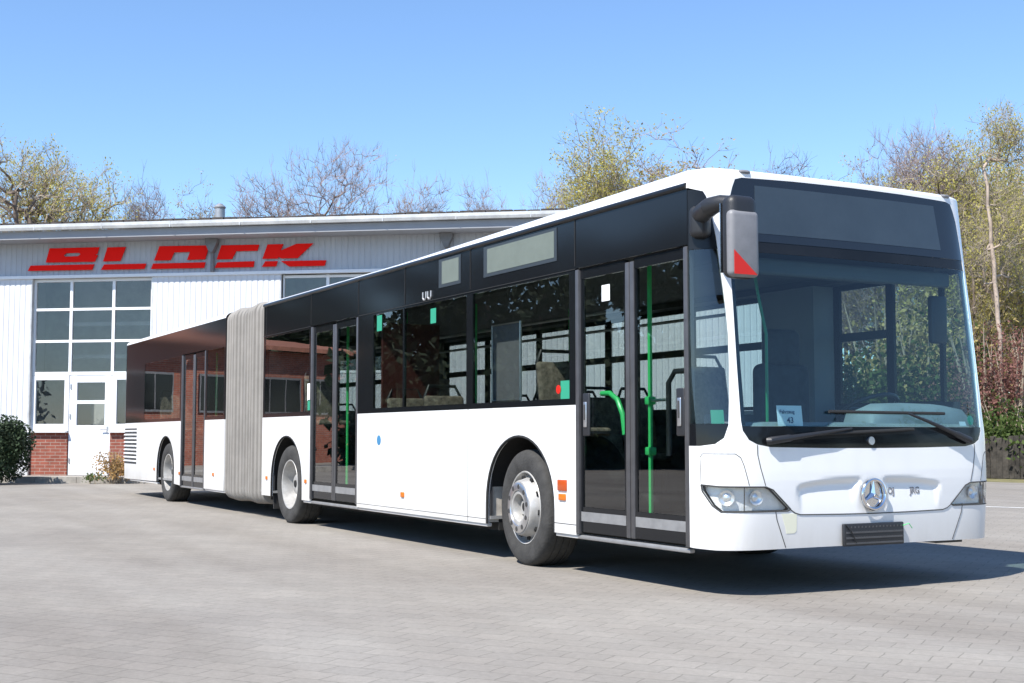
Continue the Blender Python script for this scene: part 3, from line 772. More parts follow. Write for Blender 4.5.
# black window band with window openings
def hol(x0_, x1_, z0=1.325, z1=2.285): return [(x0_, z0), (x1_, z0), (x1_, z1), (x0_, z1)]
WN1 = [(-9.46, -7.80), (-5.86, -5.10), (-5.07, -3.70), (-3.58, -1.93)]
poly = [(XB1, ZBELT+.002), (D2_[0], ZBELT+.002), (D2_[0], 2.31), (D2_[1], 2.31), (D2_[1], ZBELT+.002), (D1_[0], ZBELT+.002), (D1_[0], 2.31), (XD, 2.31), (XD, ZT), (XB1, ZT)]
sheet('window_band', poly, sd, sdn, M['black'], bus, holes=[hol(*q) for q in WN1], thick=TH, offset=-.002)
WN3 = [(-16.15, -13.72), (-12.18, -11.30)]
poly = [(XR, ZBELT+.002), (D3_[0], ZBELT+.002), (D3_[0], 2.30), (D3_[1], 2.30), (D3_[1], ZBELT+.002), (XB0, ZBELT+.002), (XB0, ZT), (XR, ZT)]
sheet('window_band', poly, sd, sdn, M['black'], bus, holes=[hol(*q) for q in WN3], thick=TH, offset=-.002)
for q in WN1+WN3:
    sheet('window', hol(q[0]-.004, q[1]+.004, 1.321, 2.289), sd, sdn, M['g_side'], bus, thick=.005, offset=-.006)
WF1 = [(-1.12, -.64), (-1.74, -1.20), (-3.80, -2.47), (-5.33, -3.90), (-6.86, -5.43), (-8.2, -6.96), (-9.4, -8.3)]
WF3 = [(-12.6, -11.4), (-14.1, -12.7), (-15.6, -14.2), (-17.0, -15.7)]
sheet('window_band', [(XB1, ZBELT+.002), (XDF, ZBELT+.002), (XDF, ZT), (XB1, ZT)], sf_, sfn, M['black'], bus, holes=[hol(*q, 1.31, 2.26) for q in WF1], thick=TH, offset=-.002)
sheet('window_band', [(XR, ZBELT+.002), (XB0, ZBELT+.002), (XB0, ZT), (XR, ZT)], sf_, sfn, M['black'], bus, holes=[hol(*q, 1.31, 2.26) for q in WF3], thick=TH, offset=-.002)
for q in WF1+WF3:
    wn = sheet('window', hol(q[0]-.004, q[1]+.004, 1.306, 2.264), sf_, sfn, M['g_side'] if q[0] < -2 else M['g_door'], bus, thick=.005, offset=-.006)
    if q != WF1[0]:
        c = MB(); c.box((q[0], BW-.030, 1.83), (q[1], BW-.014, 1.90)); c.build('window_bar', M['plastic'], wn)
# cant rail joints
c = MB()
for x in (-9.4, -7.74, -6.27, -5.05, -3.62, -1.84): c.box((x-.003, -.003, 2.33), (x+.003, .001, ZT))
c.box((XB1, -.0035, 2.305), (D2_[0], .0015, 2.311)); c.box((D2_[1], -.0035, 2.305), (D1_[0], .0015, 2.311))
c.build('cant_joint', M['rubber'], bus)
c = MB(); c.tube([(XB1+.01, .004, 2.702), (-5, .004, 2.702), (XD-.005, .004, 2.706)], .023, 10); c.build('roof_gutter', M['cant'], bus, smooth=True)
for a_, b_ in ((-4.27, -3.81), (-3.36, -2.11)):
    dp = sheet('side_display', hol(a_, b_, 2.405, 2.668), sd, sdn, M['cantblue'], bus, thick=.004, offset=.003)
    sheet('led_panel', hol(a_+.07, b_-.04, 2.435, 2.645), sd, sdn, M['display'], dp, thick=.003, offset=.005)
c = MB()
for x in (-4.58, -4.47):
    c.tube([(x-.035, -.004, 2.40), (x-.035, -.004, 2.345), (x-.015, -.004, 2.325), (x+.015, -.004, 2.325), (x+.035, -.004, 2.345), (x+.035, -.004, 2.40)], .009, 6)
c.build('side_mark', M['zinc'], bus)
# stickers on the near side
for x, z, wd, h, m_ in ((-5.70, 2.19, .13, .16, 'sticker'), (-4.40, 2.16, .12, .14, 'sticker'), (-1.995, 1.385, .14, .16, 'sticker'), (-7.80, 1.55, .09, .20, 'paper'), (-7.79, 1.40, .08, .12, 'sticker')):
    sheet('sticker', hol(x-wd/2, x+wd/2, z-h/2, z+h/2), sd, sdn, M[m_], bus, thick=.001, offset=-.0035 if x > -7.79 or x < -8 else .0005)
c = MB(); c.disc((-2.09, -.0015, 1.40), .034, (0, 1, 0), .003, 20); c.build('sticker', M['red'], bus)
c = MB(); c.disc((-5.68, -.002, 1.0), .05, (0, 1, 0), .003, 24); c.build('round_badge', M['blue'], bus)
for x, z, wd, h, m_ in ((-5.07, .475, .075, .05, 'orange'), (-2.03, .665, .13, .085, 'orange2'), (-2.03, .575, .10, .05, 'orange'), (-9.31, .52, .06, .045, 'orange'), (-7.86, .52, .06, .045, 'orange'), (-15.3, .50, .06, .045, 'orange'), (-11.75, .50, .06, .045, 'orange'), (-13.655, .47, .05, .045, 'orange')):
    c = MB(); c.rbox((x-wd/2, -.014, z-h/2), (x+wd/2, .002, z+h/2), .006, 2); c.build('side_reflector', M[m_], bus, smooth=True)
# --- roof
def roof_ring(th, x_end, zb_side, zb_front, ztop, Rr=.20, front=True, xr=None):
    d = Rr*(1-math.cos(th)); pts = []
    ys = d
    for k in range(13):
        x = x_end+(XD-x_end)*k/12
        if not front: break
        pts.append((x, ys, zb_side+(ztop-zb_side)*math.sin(th)))
    return pts, d
def ztp(x): return 2.768+(ZTF-2.768)*max(0, min(1, (x+5.5)/5.1))
def roof(x_end, zs_, zf_, zt_):
    m = MB(); nth = 9; rows_ = []
    for j in range(nth):
        th = math.pi/2*j/(nth-1); d = .15*(1-math.cos(th)); row = []
        for k in range(10):
            x = x_end+(XD-x_end-.03-d*1.3)*(k/9)**.7; row.append((x, d, zs_+(ztp(x)-zs_)*math.sin(th)))
        vv = np.concatenate([-np.cos(np.linspace(0, math.pi, 81))])
        vv = np.sign(vv)*(1-(1-np.abs(vv))**1.6)
        for v in vv:
            cx_ = -.045*v*v-.24*abs(v)**14; zb_ = zbase(cx_)
            row.append((x0s(zb_)+plan(v, zb_)-d*1.3, YC+(YC-d)*v, zb_+(zt_-zb_)*math.sin(th)))
        for k in reversed(range(10)):
            x = x_end+(XDF-x_end-.03-d*1.3)*(k/9)**.7; row.append((x, BW-d, zs_+(ztp(x)-zs_)*math.sin(th)))
        rows_.append(row)
    n = len(rows_[0]); vs = [p for r_ in rows_ for p in r_]
    fs = [(j*n+i, j*n+i+1, (j+1)*n+i+1, (j+1)*n+i) for j in range(nth-1) for i in range(n-1)]
    b = (nth-1)*n
    for i in range(n//2-1): fs.append((b+i, b+i+1, b+n-2-i, b+n-1-i))
    m.add(vs, fs)
    return m
rf = roof(XB1, ZT, 2.808, ZTF).build('roof', M['white'], bus, smooth=True, angle=50)
# roof hatches and unit: low boxes well inside the edges
c = MB(); c.rbox((-5.2, .75, 2.76), (-3.4, 1.83, 2.84), .05, 3); c.build('roof_hatch', M['white'], rf, smooth=True)
# rear body: rounded rear corners for lower white part, window band and roof
def rear_out(d=0.0, nseg=10):
    rc = .24-d; pts = []
    cxr, cyr = XR, .24
    for k in range(nseg+1):
        t = math.pi/2*k/nseg; pts.append((cxr-rc*math.sin(t), cyr-rc*math.cos(t)))
    return pts + [(x, BW-y) for x, y in reversed(pts)]
def wrap(name, z0, z1, m_, tuck=0.0):
    o_ = rear_out(); i_ = rear_out(.03); n = len(o_); m = MB()
    zs2 = [z0, z0+.05, z0+.16, z1] if tuck else [z0, z1]; tk = [tuck, tuck*.45, 0, 0] if tuck else [0, 0]
    vs = []
    for z, t_ in zip(zs2, tk):
        pts = rear_out(t_) if t_ else o_
        vs += [(x, y, z) for x, y in pts]
    fs = [(j*n+i, j*n+i+1, (j+1)*n+i+1, (j+1)*n+i) for j in range(len(zs2)-1) for i in range(n-1)]
    m.add(vs, fs); return m.build(name, m_, bus, smooth=True, angle=50)
wrap('rear_panel', .30, ZBELT, M['white'], .10); wrap('rear_window_band', ZBELT+.002, ZT, M['black'])
m = MB(); nth = 8; vs = []
for j in range(nth):
    th = math.pi/2*j/(nth-1); d = .15*(1-math.cos(th)); z = ZT+(2.775-ZT)*math.sin(th)
    vs += [(XB0+(XR-XB0)*k/6, d, z) for k in range(6)] + [(x, y, z) for x, y in rear_out(d)] + [(XB0+(XR-XB0)*k/6, BW-d, z) for k in reversed(range(6))]
n = len(vs)//nth
fs = [(j*n+i, j*n+i+1, (j+1)*n+i+1, (j+1)*n+i) for j in range(nth-1) for i in range(n-1)]
b = (nth-1)*n
for i in range(n//2-1): fs.append((b+i, b+i+1, b+n-2-i, b+n-1-i))
m.add(vs, fs); rr_ = m.build('rear_roof', M['white'], bus, smooth=True, angle=50)
# engine vent grille on the rear corner
gp = []
for k in range(10):
    z = .56+k*.066
    c_ = [(x, -.004, z) for x in (-16.66, -17.0, XR)] + [(XR-.244*math.sin(t), .24-.244*math.cos(t), z) for t in (.3, .6, .9)]
    gp.append(c_)
c = MB()
for c_ in gp:
    n = len(c_); vs = c_ + [(p[0], p[1], p[2]+.026) for p in c_]
    c.add(vs, [(i, i+1, n+i+1, n+i) for i in range(n-1)])
gr = c.build('vent_grille', M['seam'], bus)
c = MB()
for c_ in gp[:9]:
    c.tube([(p[0], p[1]-.006, p[2]+.045) for p in c_], .012, 5)
c.build('grille_slat', M['trim'], gr)
# --- doors
def bus_door(x0_, x1_, z0, z1, ysign=-1, curved=True):
    mid = (x0_+x1_)/2; c = MB(); Y = .012
    def bar(a_, b_, za, zb, y0=None, y1=None): c.rbox((a_, Y if y0 is None else y0, za), (b_, .055 if y1 is None else y1, zb), .007, 2)
    bar(x0_, x0_+.045, z0, z1, -.004); bar(x1_-.045, x1_, z0, z1, -.004)
    bar(mid-.055, mid-.004, z0+.01, z1-.02); bar(mid+.004, mid+.055, z0+.01, z1-.02)
    fr = c.build('door', M['alu'], bus, smooth=True)
    for a_, b_ in ((x0_+.047, mid-.057), (mid+.057, x1_-.047)):
        c = MB()
        c.box((a_, .018, z1-.075), (b_, .05, z1-.02)); c.box((a_, .018, z0+.015), (b_, .05, z0+.20))
        c.box((a_, .019, z1-.018), (b_, .05, z1-.001))
        c.box((a_, .020, z0+.20), (a_+.022, .05, z1-.076)); c.box((b_-.022, .020, z0+.20), (b_, .05, z1-.076))
        lf = c.build('door_leaf', M['black'], fr)
        c = MB(); c.box((a_+.004, .0145, z0+.095), (b_-.004, .0175, z0+.165)); c.build('kick_strip', M['alu2'], fr)
        c = MB(); c.box((a_+.018, .026, z0+.198), (b_-.018, .032, z1-.074)); c.build('door_glass', M['g_door'], fr)
    return fr, mid
d1, mid1 = bus_door(*D1_, .312, 2.30)
d2, _m = bus_door(*D2_, .325, 2.30)
d3, _m3 = bus_door(*D3_, .270, 2.29)
for dd, x, zc in ((d1, D1_[0]+.135, 1.20), (d1, D1_[1]-.105, 1.20)):
    c = MB(); c.rbox((x-.045, .004, zc-.16), (x+.045, .024, zc+.16), .012, 3); hb = c.build('handle_plate', M['plastic'], dd, smooth=True)
    c = MB(); c.rbox((x-.020, -.006, zc-.095), (x+.020, .006, zc+.095), .010, 3); c.build('door_handle', M['steel'], dd, smooth=True)
    c = MB(); c.rbox((x-.009, -.009, zc-.04), (x+.009, -.004, zc+.075), .004, 2); c.build('handle_slot', M['seam'], dd)
sheet('sticker', hol(-1.50, -1.39, 2.03, 2.15), lambda x, z: Vector((x, .024, z)), sdn, M['paper'], bus, thick=.001)
# --- bellows
c = MB(); NF = 13
def loop_at(x, o):
    rc = .14; y0b, y1b, z0b, z1b = -.012+o, BW+.012-o, .165+o*.7, 2.80-o
    pts = []
    for cy, cz, t0 in ((y1b-rc, z1b-rc, 0), (y0b+rc, z1b-rc, 90), (y0b+rc, z0b+rc, 180), (y1b-rc, z0b+rc, 270)):
        for k in range(6):
            t = R(t0+k*18); pts.append((x, cy+rc*math.cos(t), cz+rc*math.sin(t)))
    return pts
xs = []; L = XB1-XB0
for k in range(NF*4+1):
    f = k/(NF*4); ph = (k % 4)
    o = {0: .085, 1: .012, 2: .0, 3: .012}[ph]
    big = .03*(1-abs(math.cos(f*2*math.pi)))          # two sags beside the middle frame
    if abs(f-.5) < .02: o = .01
    xs.append((XB0-.03+(L+.06)*f, o+.020-big*.7))
rows_ = [loop_at(x, o) for x, o in xs]; n = len(rows_[0]); vs = [p for r_ in rows_ for p in r_]
fs = [(j*n+i, j*n+(i+1) % n, (j+1)*n+(i+1) % n, (j+1)*n+i) for j in range(len(rows_)-1) for i in range(n)]
c.add(vs, fs); bl_ = c.build('bellows', M['bellows'], bus, smooth=True, angle=20)
# --- wheels
def wheel(xc, front, far=False, steer=0.0):
    s = -1 if not far else 1; yo = .03 if not far else BW-.03
    def Pf(pr): return [(r_, (o if not far else -o)) for r_, o in pr]
    c = MB(); R0 = .470
    prof = [(.292, .035), (.30, .012), (.32, .002), (.36, -.006), (.41, -.008), (.440, .0), (.455, .012), (.464, .03), (R0, .05), (R0, .09), (.462, .093), (.462, .101), (R0, .104), (R0, .15), (.462, .153), (.462, .161), (R0, .164), (R0, .21), (.462, .213), (.462, .221), (R0, .224), (R0, .27), (.455, .29), (.42, .30), (.292, .29)]
    c.lathe(Pf(prof), (xc, yo, .462), n=56); wh = c.build('wheel', M['tyre'], bus, smooth=True, angle=40)
    c = MB()
    if front:
        pr = [(.292, .30), (.292, .04), (.300, .020), (.292, .006), (.283, .010), (.278, .05), (.268, .068), (.250, .058), (.228, .0), (.222, -.030), (.212, -.042), (.150, -.046), (.112, -.044), (.100, -.02), (.094, .02), (.06, .022), (.055, .0), (.0, .0)]
    else:
        pr = [(.292, .30), (.292, .04), (.300, .020), (.292, .008), (.280, .012), (.268, .06), (.262, .15), (.245, .185), (.20, .195), (.165, .185), (.150, .165), (.138, .14), (.120, .10), (.105, .09), (.06, .085), (.0, .085)]
    c.lathe(Pf(pr), (xc, yo, .462), n=56)
    c.build('rim', M['rim'], wh, smooth=True, angle=40)
    c = MB(); sy = -1 if not far else 1
    ro = .172 if front else .178; dep = -.045 if front else .19
    for k in range(10):
        t = 2*math.pi*k/10+.2; yy = yo+(dep if not far else -dep)
        c.tube([(xc+ro*math.cos(t), yy, .462+ro*math.sin(t)), (xc+ro*math.cos(t), yy+sy*(.012 if front else .022), .462+ro*math.sin(t))], .020 if front else .0155, 10)
    c.build('wheel_nut', M['nut'] if front else M['rim'], wh)
    c = MB()
    if front:      # vent holes in the dish, nut ring and hub cap recess
        for k in range(10):
            t = 2*math.pi*(k+.5)/10+.2; rr = .243; yy = yo+(.045 if not far else -.045)
            c.tube([(xc+rr*math.cos(t), yy+sy*.012, .462+rr*math.sin(t)), (xc+rr*math.cos(t)*.985, yy+sy*.030, .462+rr*math.sin(t)*.985)], .021, 12)
        for k in range(14):
            t = 2*math.pi*k/14; rr = .075; yy = yo+.02 if not far else yo-.02
            c.tube([(xc+rr*math.cos(t), yy, .462+rr*math.sin(t)), (xc+rr*math.cos(t), yy+sy*.006, .462+rr*math.sin(t))], .008, 6)
        c.tube([(xc+.02, yo+sy*.004, .47), (xc+.02, yo+sy*.007, .47)], .035, 14)
    else:
        for k in range(8):
            t = 2*math.pi*k/8; rr = .225; yy = yo+(.186 if not far else -.186)
            c.tube([(xc+rr*math.cos(t), yy, .462+rr*math.sin(t)), (xc+rr*math.cos(t), yy+sy*.008, .462+rr*math.sin(t))], .022, 12)
        c.tube([(xc, yo+(.086 if not far else -.086), .47), (xc, yo+(.075 if not far else -.075), .47)], .042, 16)
    c.build('wheel_recess', M['under'], wh)
    if front and not far:
        c = MB(); c.lathe([(.2005, -.040), (.203, -.050), (.196, -.054), (.146, -.056), (.140, -.050), (.14, -.040)], (xc, yo, .462), n=48); c.build('nut_ring', M['steel'], wh, smooth=True, angle=40)
    if steer:
        cc = Vector((xc, yo, .462)); wh.matrix_basis = Matrix.Translation(cc) @ Matrix.Rotation(steer, 4, 'Z') @ Matrix.Translation(-cc)
for xc, fr in ((WHEELX[0], True), (WHEELX[1], False), (WHEELX[2], False)):
    st_ = R(-4.0) if fr else 0
    wheel(xc, fr, steer=st_); wheel(xc, fr, far=True, steer=st_)
# wheel housings
for xc in WHEELX:
    for y0_, y1_ in ((.03, .72), (BW-.72, BW-.03)):
        c = MB(); pts = [(xc+dx*1.03, z*1.0+.012) for dx, z in ARCH]
        vs = [(x, y, z) for y in (y0_, y1_) for x, z in pts]; n = len(pts)
        c.add(vs, [(i, i+1, n+i+1, n+i) for i in range(n-1)])
        yi = y1_ if y0_ < 1 else y0_
        c.add([(x, yi, z) for x, z in pts], [tuple(range(n))])
        c.build('wheel_housing', M['under'], bus)
c = MB(); c.box((-3.335, .032, .31), (-3.31, .30, .86)); c.build('mud_flap', M['dust'], bus)
c = MB(); c.box((-9.20, .05, .14), (-9.17, .36, .6)); c.build('mud_flap', M['rubber'], bus)
# underbody
c = MB()
segs = [(-.42, -2.10), (-3.30, -7.95), (-9.15, -13.95), (-15.15, -17.35)]
for a_, b_ in segs: c.box((b_, .12, .30 if a_ > -1 else .24), (a_, BW-.12, .335))
for xc in WHEELX: c.box((xc-.62, .74, .25), (xc+.62, BW-.74, .335)); c.tube([(xc, .3, .47), (xc, BW-.3, .47)], .09, 10)
c.build('underbody', M['under'], bus)

c = MB(); va = [FF(a_, .34)-FNm(a_, .34)*.021 for a_ in np.linspace(-aedge(.34), aedge(.34, 1), 40)]
va = [Vector((p_.x, p_.y, .325)) for p_ in va]; c.add(va + [p_+Vector((0, 0, .01)) for p_ in va], [tuple(range(40)), tuple(range(79, 39, -1))] + [(i, (i+1) % 40, (i+1) % 40+40, i+40) for i in range(40)])
c.build('nose_closing_plate', M['under'], bus)  # unseen plate added to stop sunlight leaking through the open nose
# --- interior
def ibox(name, lo, hi, m_, r=0.0, par=None):
    c = MB()
    if r: c.rbox(lo, hi, r, 3)
    else: c.box(lo, hi)
    return c.build(name, M[m_], par or bus, smooth=bool(r))
c = MB()
for a_, b_ in ((-.35, -2.12), (-2.12, -3.29), (-3.29, -7.96), (-7.96, -9.14), (-9.14, -13.9), (-13.9, -17.4)):
    nar = (a_, b_) in ((-2.12, -3.29), (-7.96, -9.14))
    c.box((b_+.001, .74 if nar else .031, .336), (a_-.001, BW-(.74 if nar else .031), .365))
c.build('floor', M['floor'], bus)
c = MB(); c.box((XB1+.02, .22, 2.36), (-.45, BW-.22, 2.40)); c.box((XR, .22, 2.36), (XB0-.02, BW-.22, 2.40)); c.build('ceiling', M['lining'], bus)
c = MB()
for y0_, y1_ in ((.032, .22), (BW-.22, BW-.032)):
    c.box((XB1+.02, y0_, 2.305), (-.5, y1_, 2.36)); c.box((XR, y0_, 2.305), (XB0-.02, y1_, 2.36))
c.build('cove_panel', M['darklining'], bus)
# inner lining below the windows, closed ends at the bellows
c = MB()
for a_, b_ in ((XB1+.02, -9.14), (-7.96, D2_[0]-.01), (D2_[1]+.01, -3.29), (-2.12, D1_[0]-.01)): c.box((a_, .031, .37), (b_, .05, 1.31))
for a_, b_ in ((XB1+.02, -9.14), (-7.96, -3.29), (-2.12, -.45), (XR, XB0-.02)): c.box((a_, BW-.05, .37), (b_, BW-.031, 1.30))
for xc in WHEELX[:2]:
    for y0_, y1_ in ((.05, .76), (BW-.76, BW-.05)): c.box((xc-.60, y0_, 1.06), (xc+.58, y1_, 1.08))
c.build('side_lining', M['darklining'], bus)
# cab: bulkhead behind the driver, seat, wheel, dash
ibox('cab_locker', (-2.46, 2.30, .37), (-1.78, BW-.06, 2.30), 'bulk')
ibox('cab_partition', (-2.14, 1.42, .37), (-2.10, 2.29, 1.22), 'bulk')
c = MB(); c.rbox((-1.62, 1.52, .80), (-1.10, 2.06, .94), .05, 4); ds = c.build('driver_seat', M['seatblue'], bus, smooth=True)
c = MB(); c.rbox((-1.68, 1.53, .92), (-1.52, 2.05, 1.62), .07, 4); c.rbox((-1.66, 1.62, 1.60), (-1.53, 1.96, 1.90), .06, 4); c.build('backrest', M['seatblue'], ds, smooth=True)
c = MB(); c.rbox((-1.55, 1.6, .37), (-1.2, 2.0, .81), .04, 3); c.build('seat_base', M['plastic'], ds, smooth=True)
c = MB()
wc = Vector((-.72, 1.88, 1.24)); tilt = R(28)
U = Vector((0, 1, 0)); Vv = Vector((math.cos(tilt), 0, math.sin(tilt)))
c.tube([wc+U*.225*math.cos(t)+Vv*.225*math.sin(t) for t in np.linspace(0, 2*math.pi, 33)], .016, 8, caps=False)
for t in (0, math.pi, -math.pi/2): c.tube([wc, wc+U*.22*math.cos(t)+Vv*.22*math.sin(t)], .014, 6)
c.tube([wc, wc+Vector((.12, 0, -.4))], .035, 10); c.build('steering_wheel', M['plastic'], bus, smooth=True)
# dashboard: sheet that follows the screen, and the instrument hump
def dashp(y): 
    v = (y-YC)/YC; return x0s(1.1)-.045*v*v-.24*abs(v)**14
c = MB(); n = 33; vs = []
for k in range(n):
    y = .14+(BW-.28)*k/(n-1); xf = dashp(y)-.05
    for dx, z in ((0, 1.085), (-.05, 1.125), (-.14, 1.135), (-.34, 1.10), (-.40, 1.05), (-.40, .40)): vs.append((xf+dx, y, z))
c.add(vs, [(k*6+j, (k+1)*6+j, (k+1)*6+j+1, k*6+j+1) for k in range(n-1) for j in range(5)])
dsh = c.build('dashboard', M['dash'], bus, smooth=True, angle=45)
c = MB()
prof = [(-.16, 1.12), (-.17, 1.20), (-.22, 1.265), (-.34, 1.28), (-.46, 1.24), (-.50, 1.10)]
ys_ = [1.40, 1.44, 1.56, 1.85, 2.15, 2.34, 2.42]; sc_ = [0, .72, .95, 1, .97, .8, 0]
vs = []
for y, k in zip(ys_, sc_):
    for x, z in prof: vs.append((x-.02, y, 1.10+(z-1.10)*k))
n = len(prof); c.add(vs, [(i*n+j, (i+1)*n+j, (i+1)*n+j+1, i*n+j+1) for i in range(len(ys_)-1) for j in range(n-1)])
c.build('instrument_hump', M['dash'], dsh, smooth=True, angle=70)
ibox('cab_wall', (-.92, 1.36, .40), (-.88, 1.40, 1.15), 'lining', par=dsh)
# sun blind roll and inner header behind the screen top, driver's inner mirror
ibox('sun_blind', (-.37, .25, 2.14), (-.31, BW-.25, 2.25), 'lining', .02)
ibox('ceiling_duct', (-.95, .30, 2.22), (-.40, BW-.3, 2.34), 'darklining', .03)
ibox('inner_mirror', (-.56, 2.34, 1.74), (-.50, 2.50, 2.10), 'plastic', .02)
c = MB(); c.tube([(-.60, .70, 2.3), (-.55, .72, 2.0), (-.50, .74, 1.75), (-.50, .74, 1.1)], .011, 8)
c.build('handrail', M['darkgreen'], bus, smooth=True)
# card behind the screen
dcard = MB()
def dp_(u, v): p = FF(-.80+u, 1.108+v); return p - FNm(-.8+u, 1.108+v)*.02
cd_ = sheet('notice_card', [(0, 0), (.205, 0), (.205, .135), (0, .135)], lambda x, y: dp_(x, y), lambda x, y: FNm(-.8+x, 1.108+y), M['paper'], bus, thick=.0015)
text_mesh('card_text', 'Fahrzeug', .034, lambda x, y, t: dp_(.02+x, .083+y)+FNm(-.7, 1.15)*.002, M['ink'], cd_, .0002)
text_mesh('card_text', '43', .055, lambda x, y, t: dp_(.075+x, .02+y)+FNm(-.7, 1.15)*.002, M['ink'], cd_, .0002)
sheet('sticker', [(-1.27, 1.06), (-1.18, 1.06), (-1.18, 1.15), (-1.27, 1.15)], lambda a_, z_: FF(a_-.02, z_+.06)-FNm(a_, z_)*.012, lambda a_, z_: FNm(a_, z_), M['sticker'], bus, thick=.001, step=(.02, .05))
c = MB(); p = fo(.985, 1.155, -.014); c.disc(p, .035, FNm(.985, 1.155), .002, 20); c.build('sticker', M['sticker'], bus)
sheet('sticker', [(.86, 1.115), (.93, 1.115), (.92, 1.145), (.855, 1.145)], lambda a_, z_: FF(a_, z_)-FNm(a_, z_)*.012, FNm, M['paper'], bus, thick=.001)
# handrails by the doors
def rail(name, pts, m_='green', r=.017):
    c = MB(); c.tube(pts, r, 10); return c.build(name, M[m_], bus, smooth=True)
rail('handrail', [(-1.34, .34, .37), (-1.34, .34, 2.36)])
c = MB()
for z in (1.30, .93): c.rbox((-1.372, .308, z-.03), (-1.308, .372, z+.03), .01, 2)
c.build('rail_clamp', M['green'], bus, smooth=True)
rail('handrail', [(-1.34, .34, 1.30), (-1.05, .30, 1.30)], 'steel', .011)
rail('handrail', [(-1.72, .16, 1.36), (-1.62, .17, 1.36), (-1.52, .17, 1.31), (-1.45, .17, 1.20), (-1.42, .17, 1.05)], r=.02)
rail('handrail', [(-1.05, .30, .9), (-1.05, .30, 1.42), (-1.0, .32, 1.5), (-.72, .36, 1.5)], 'plastic', .02)
rail('handrail', [(-6.50, .20, .9), (-6.55, .19, 1.05), (-6.48, .19, 1.3), (-6.42, .20, 1.5)], r=.02)
for x, y in ((-5.0, .75), (-6.15, .5), (-7.85, .5), (-5.0, 1.85), (-3.4, .95), (-12.1, .5), (-13.8, .6)):
    rail('handrail', [(x, y, .37), (x, y, 2.36)])
for a_, b_ in ((XB1+.1, -2.2), (XR+.3, XB0-.1)):
    rail('ceiling_rail', [(a_, .78, 2.08), (b_, .78, 2.08)], 'steel', .015); rail('ceiling_rail', [(a_, BW-.78, 2.08), (b_, BW-.78, 2.08)], 'steel', .015)
# seats: one modelled, the others copied
def make_seat(x, y, fl):
    c = MB(); c.rbox((x-.02, y, fl+.40), (x+.42, y+.42, fl+.47), .03, 3); st = c.build('seat', M['moq'], bus, smooth=True)
    c = MB(); b0 = Matrix.Translation((x, y, fl+.42)) @ Matrix.Rotation(R(-10), 4, 'Y')
    c.rbox((-.04, 0, 0), (.02, .42, .62), .03, 3, b0); c.build('backrest', M['moq'], st, smooth=True)
    c = MB(); c.tube([b0 @ Vector((-.03, .02, .2)), b0 @ Vector((-.03, .02, .62)), b0 @ Vector((-.03, .07, .72)), b0 @ Vector((-.03, .35, .72)), b0 @ Vector((-.03, .40, .62)), b0 @ Vector((-.03, .40, .2))], .016, 8)
    c.tube([(x+.2, y+.2, fl), (x+.2, y+.2, fl+.41)], .03, 8); c.build('seat_frame', M['plastic'], st, smooth=True)
    return st
seat0 = make_seat(-2.86, .30, .64)
def copy_seat(dx, dy, dz):
    o = seat0.copy(); COL.objects.link(o); o.location = Vector((dx, dy, dz))
    for ch in seat0.children:
        q = ch.copy(); COL.objects.link(q); q.parent = o; q.matrix_parent_inverse = Matrix.Identity(4)
for x, y, fl in ((-2.86, 1.86, .64), (-4.4, 1.70, .40), (-4.4, 2.12, .40), (-5.4, 1.70, .40), (-5.4, 2.12, .40), (-6.9, 2.12, .40), (-8.7, 1.86, .76), (-8.7, .30, .76), (-5.6, .10, .40), (-4.7, .10, .40), (-12.0, 1.9, .4), (-13.2, 1.9, .4), (-14.8, 1.9, .7), (-15.4, .3, .7), (-16.2, .3, .7)):
    copy_seat(x+2.86, y-.30, fl-.64)
# framed notice board inside the near window, red partition behind it
c = MB(); c.box((-3.77, .30, 1.35), (-3.25, .315, 2.03)); fb = c.build('notice_board', M['grey_plastic'], bus)
c = MB(); c.tube([(-3.77, .30, 1.35), (-3.25, .30, 1.35), (-3.25, .30, 2.03), (-3.77, .30, 2.03), (-3.77, .30, 1.35)], .013, 6); c.build('board_frame', M['steel'], fb)
ibox('partition', (-5.78, .06, .40), (-5.74, .70, 2.20), 'wood')
ibox('partition', (-10.0+.5, .06, .40), (-9.46, .95, 2.30), 'darklining')
ibox('engine_tower', (-17.35, .06, .37), (-16.35, 1.1, 2.34), 'darklining')

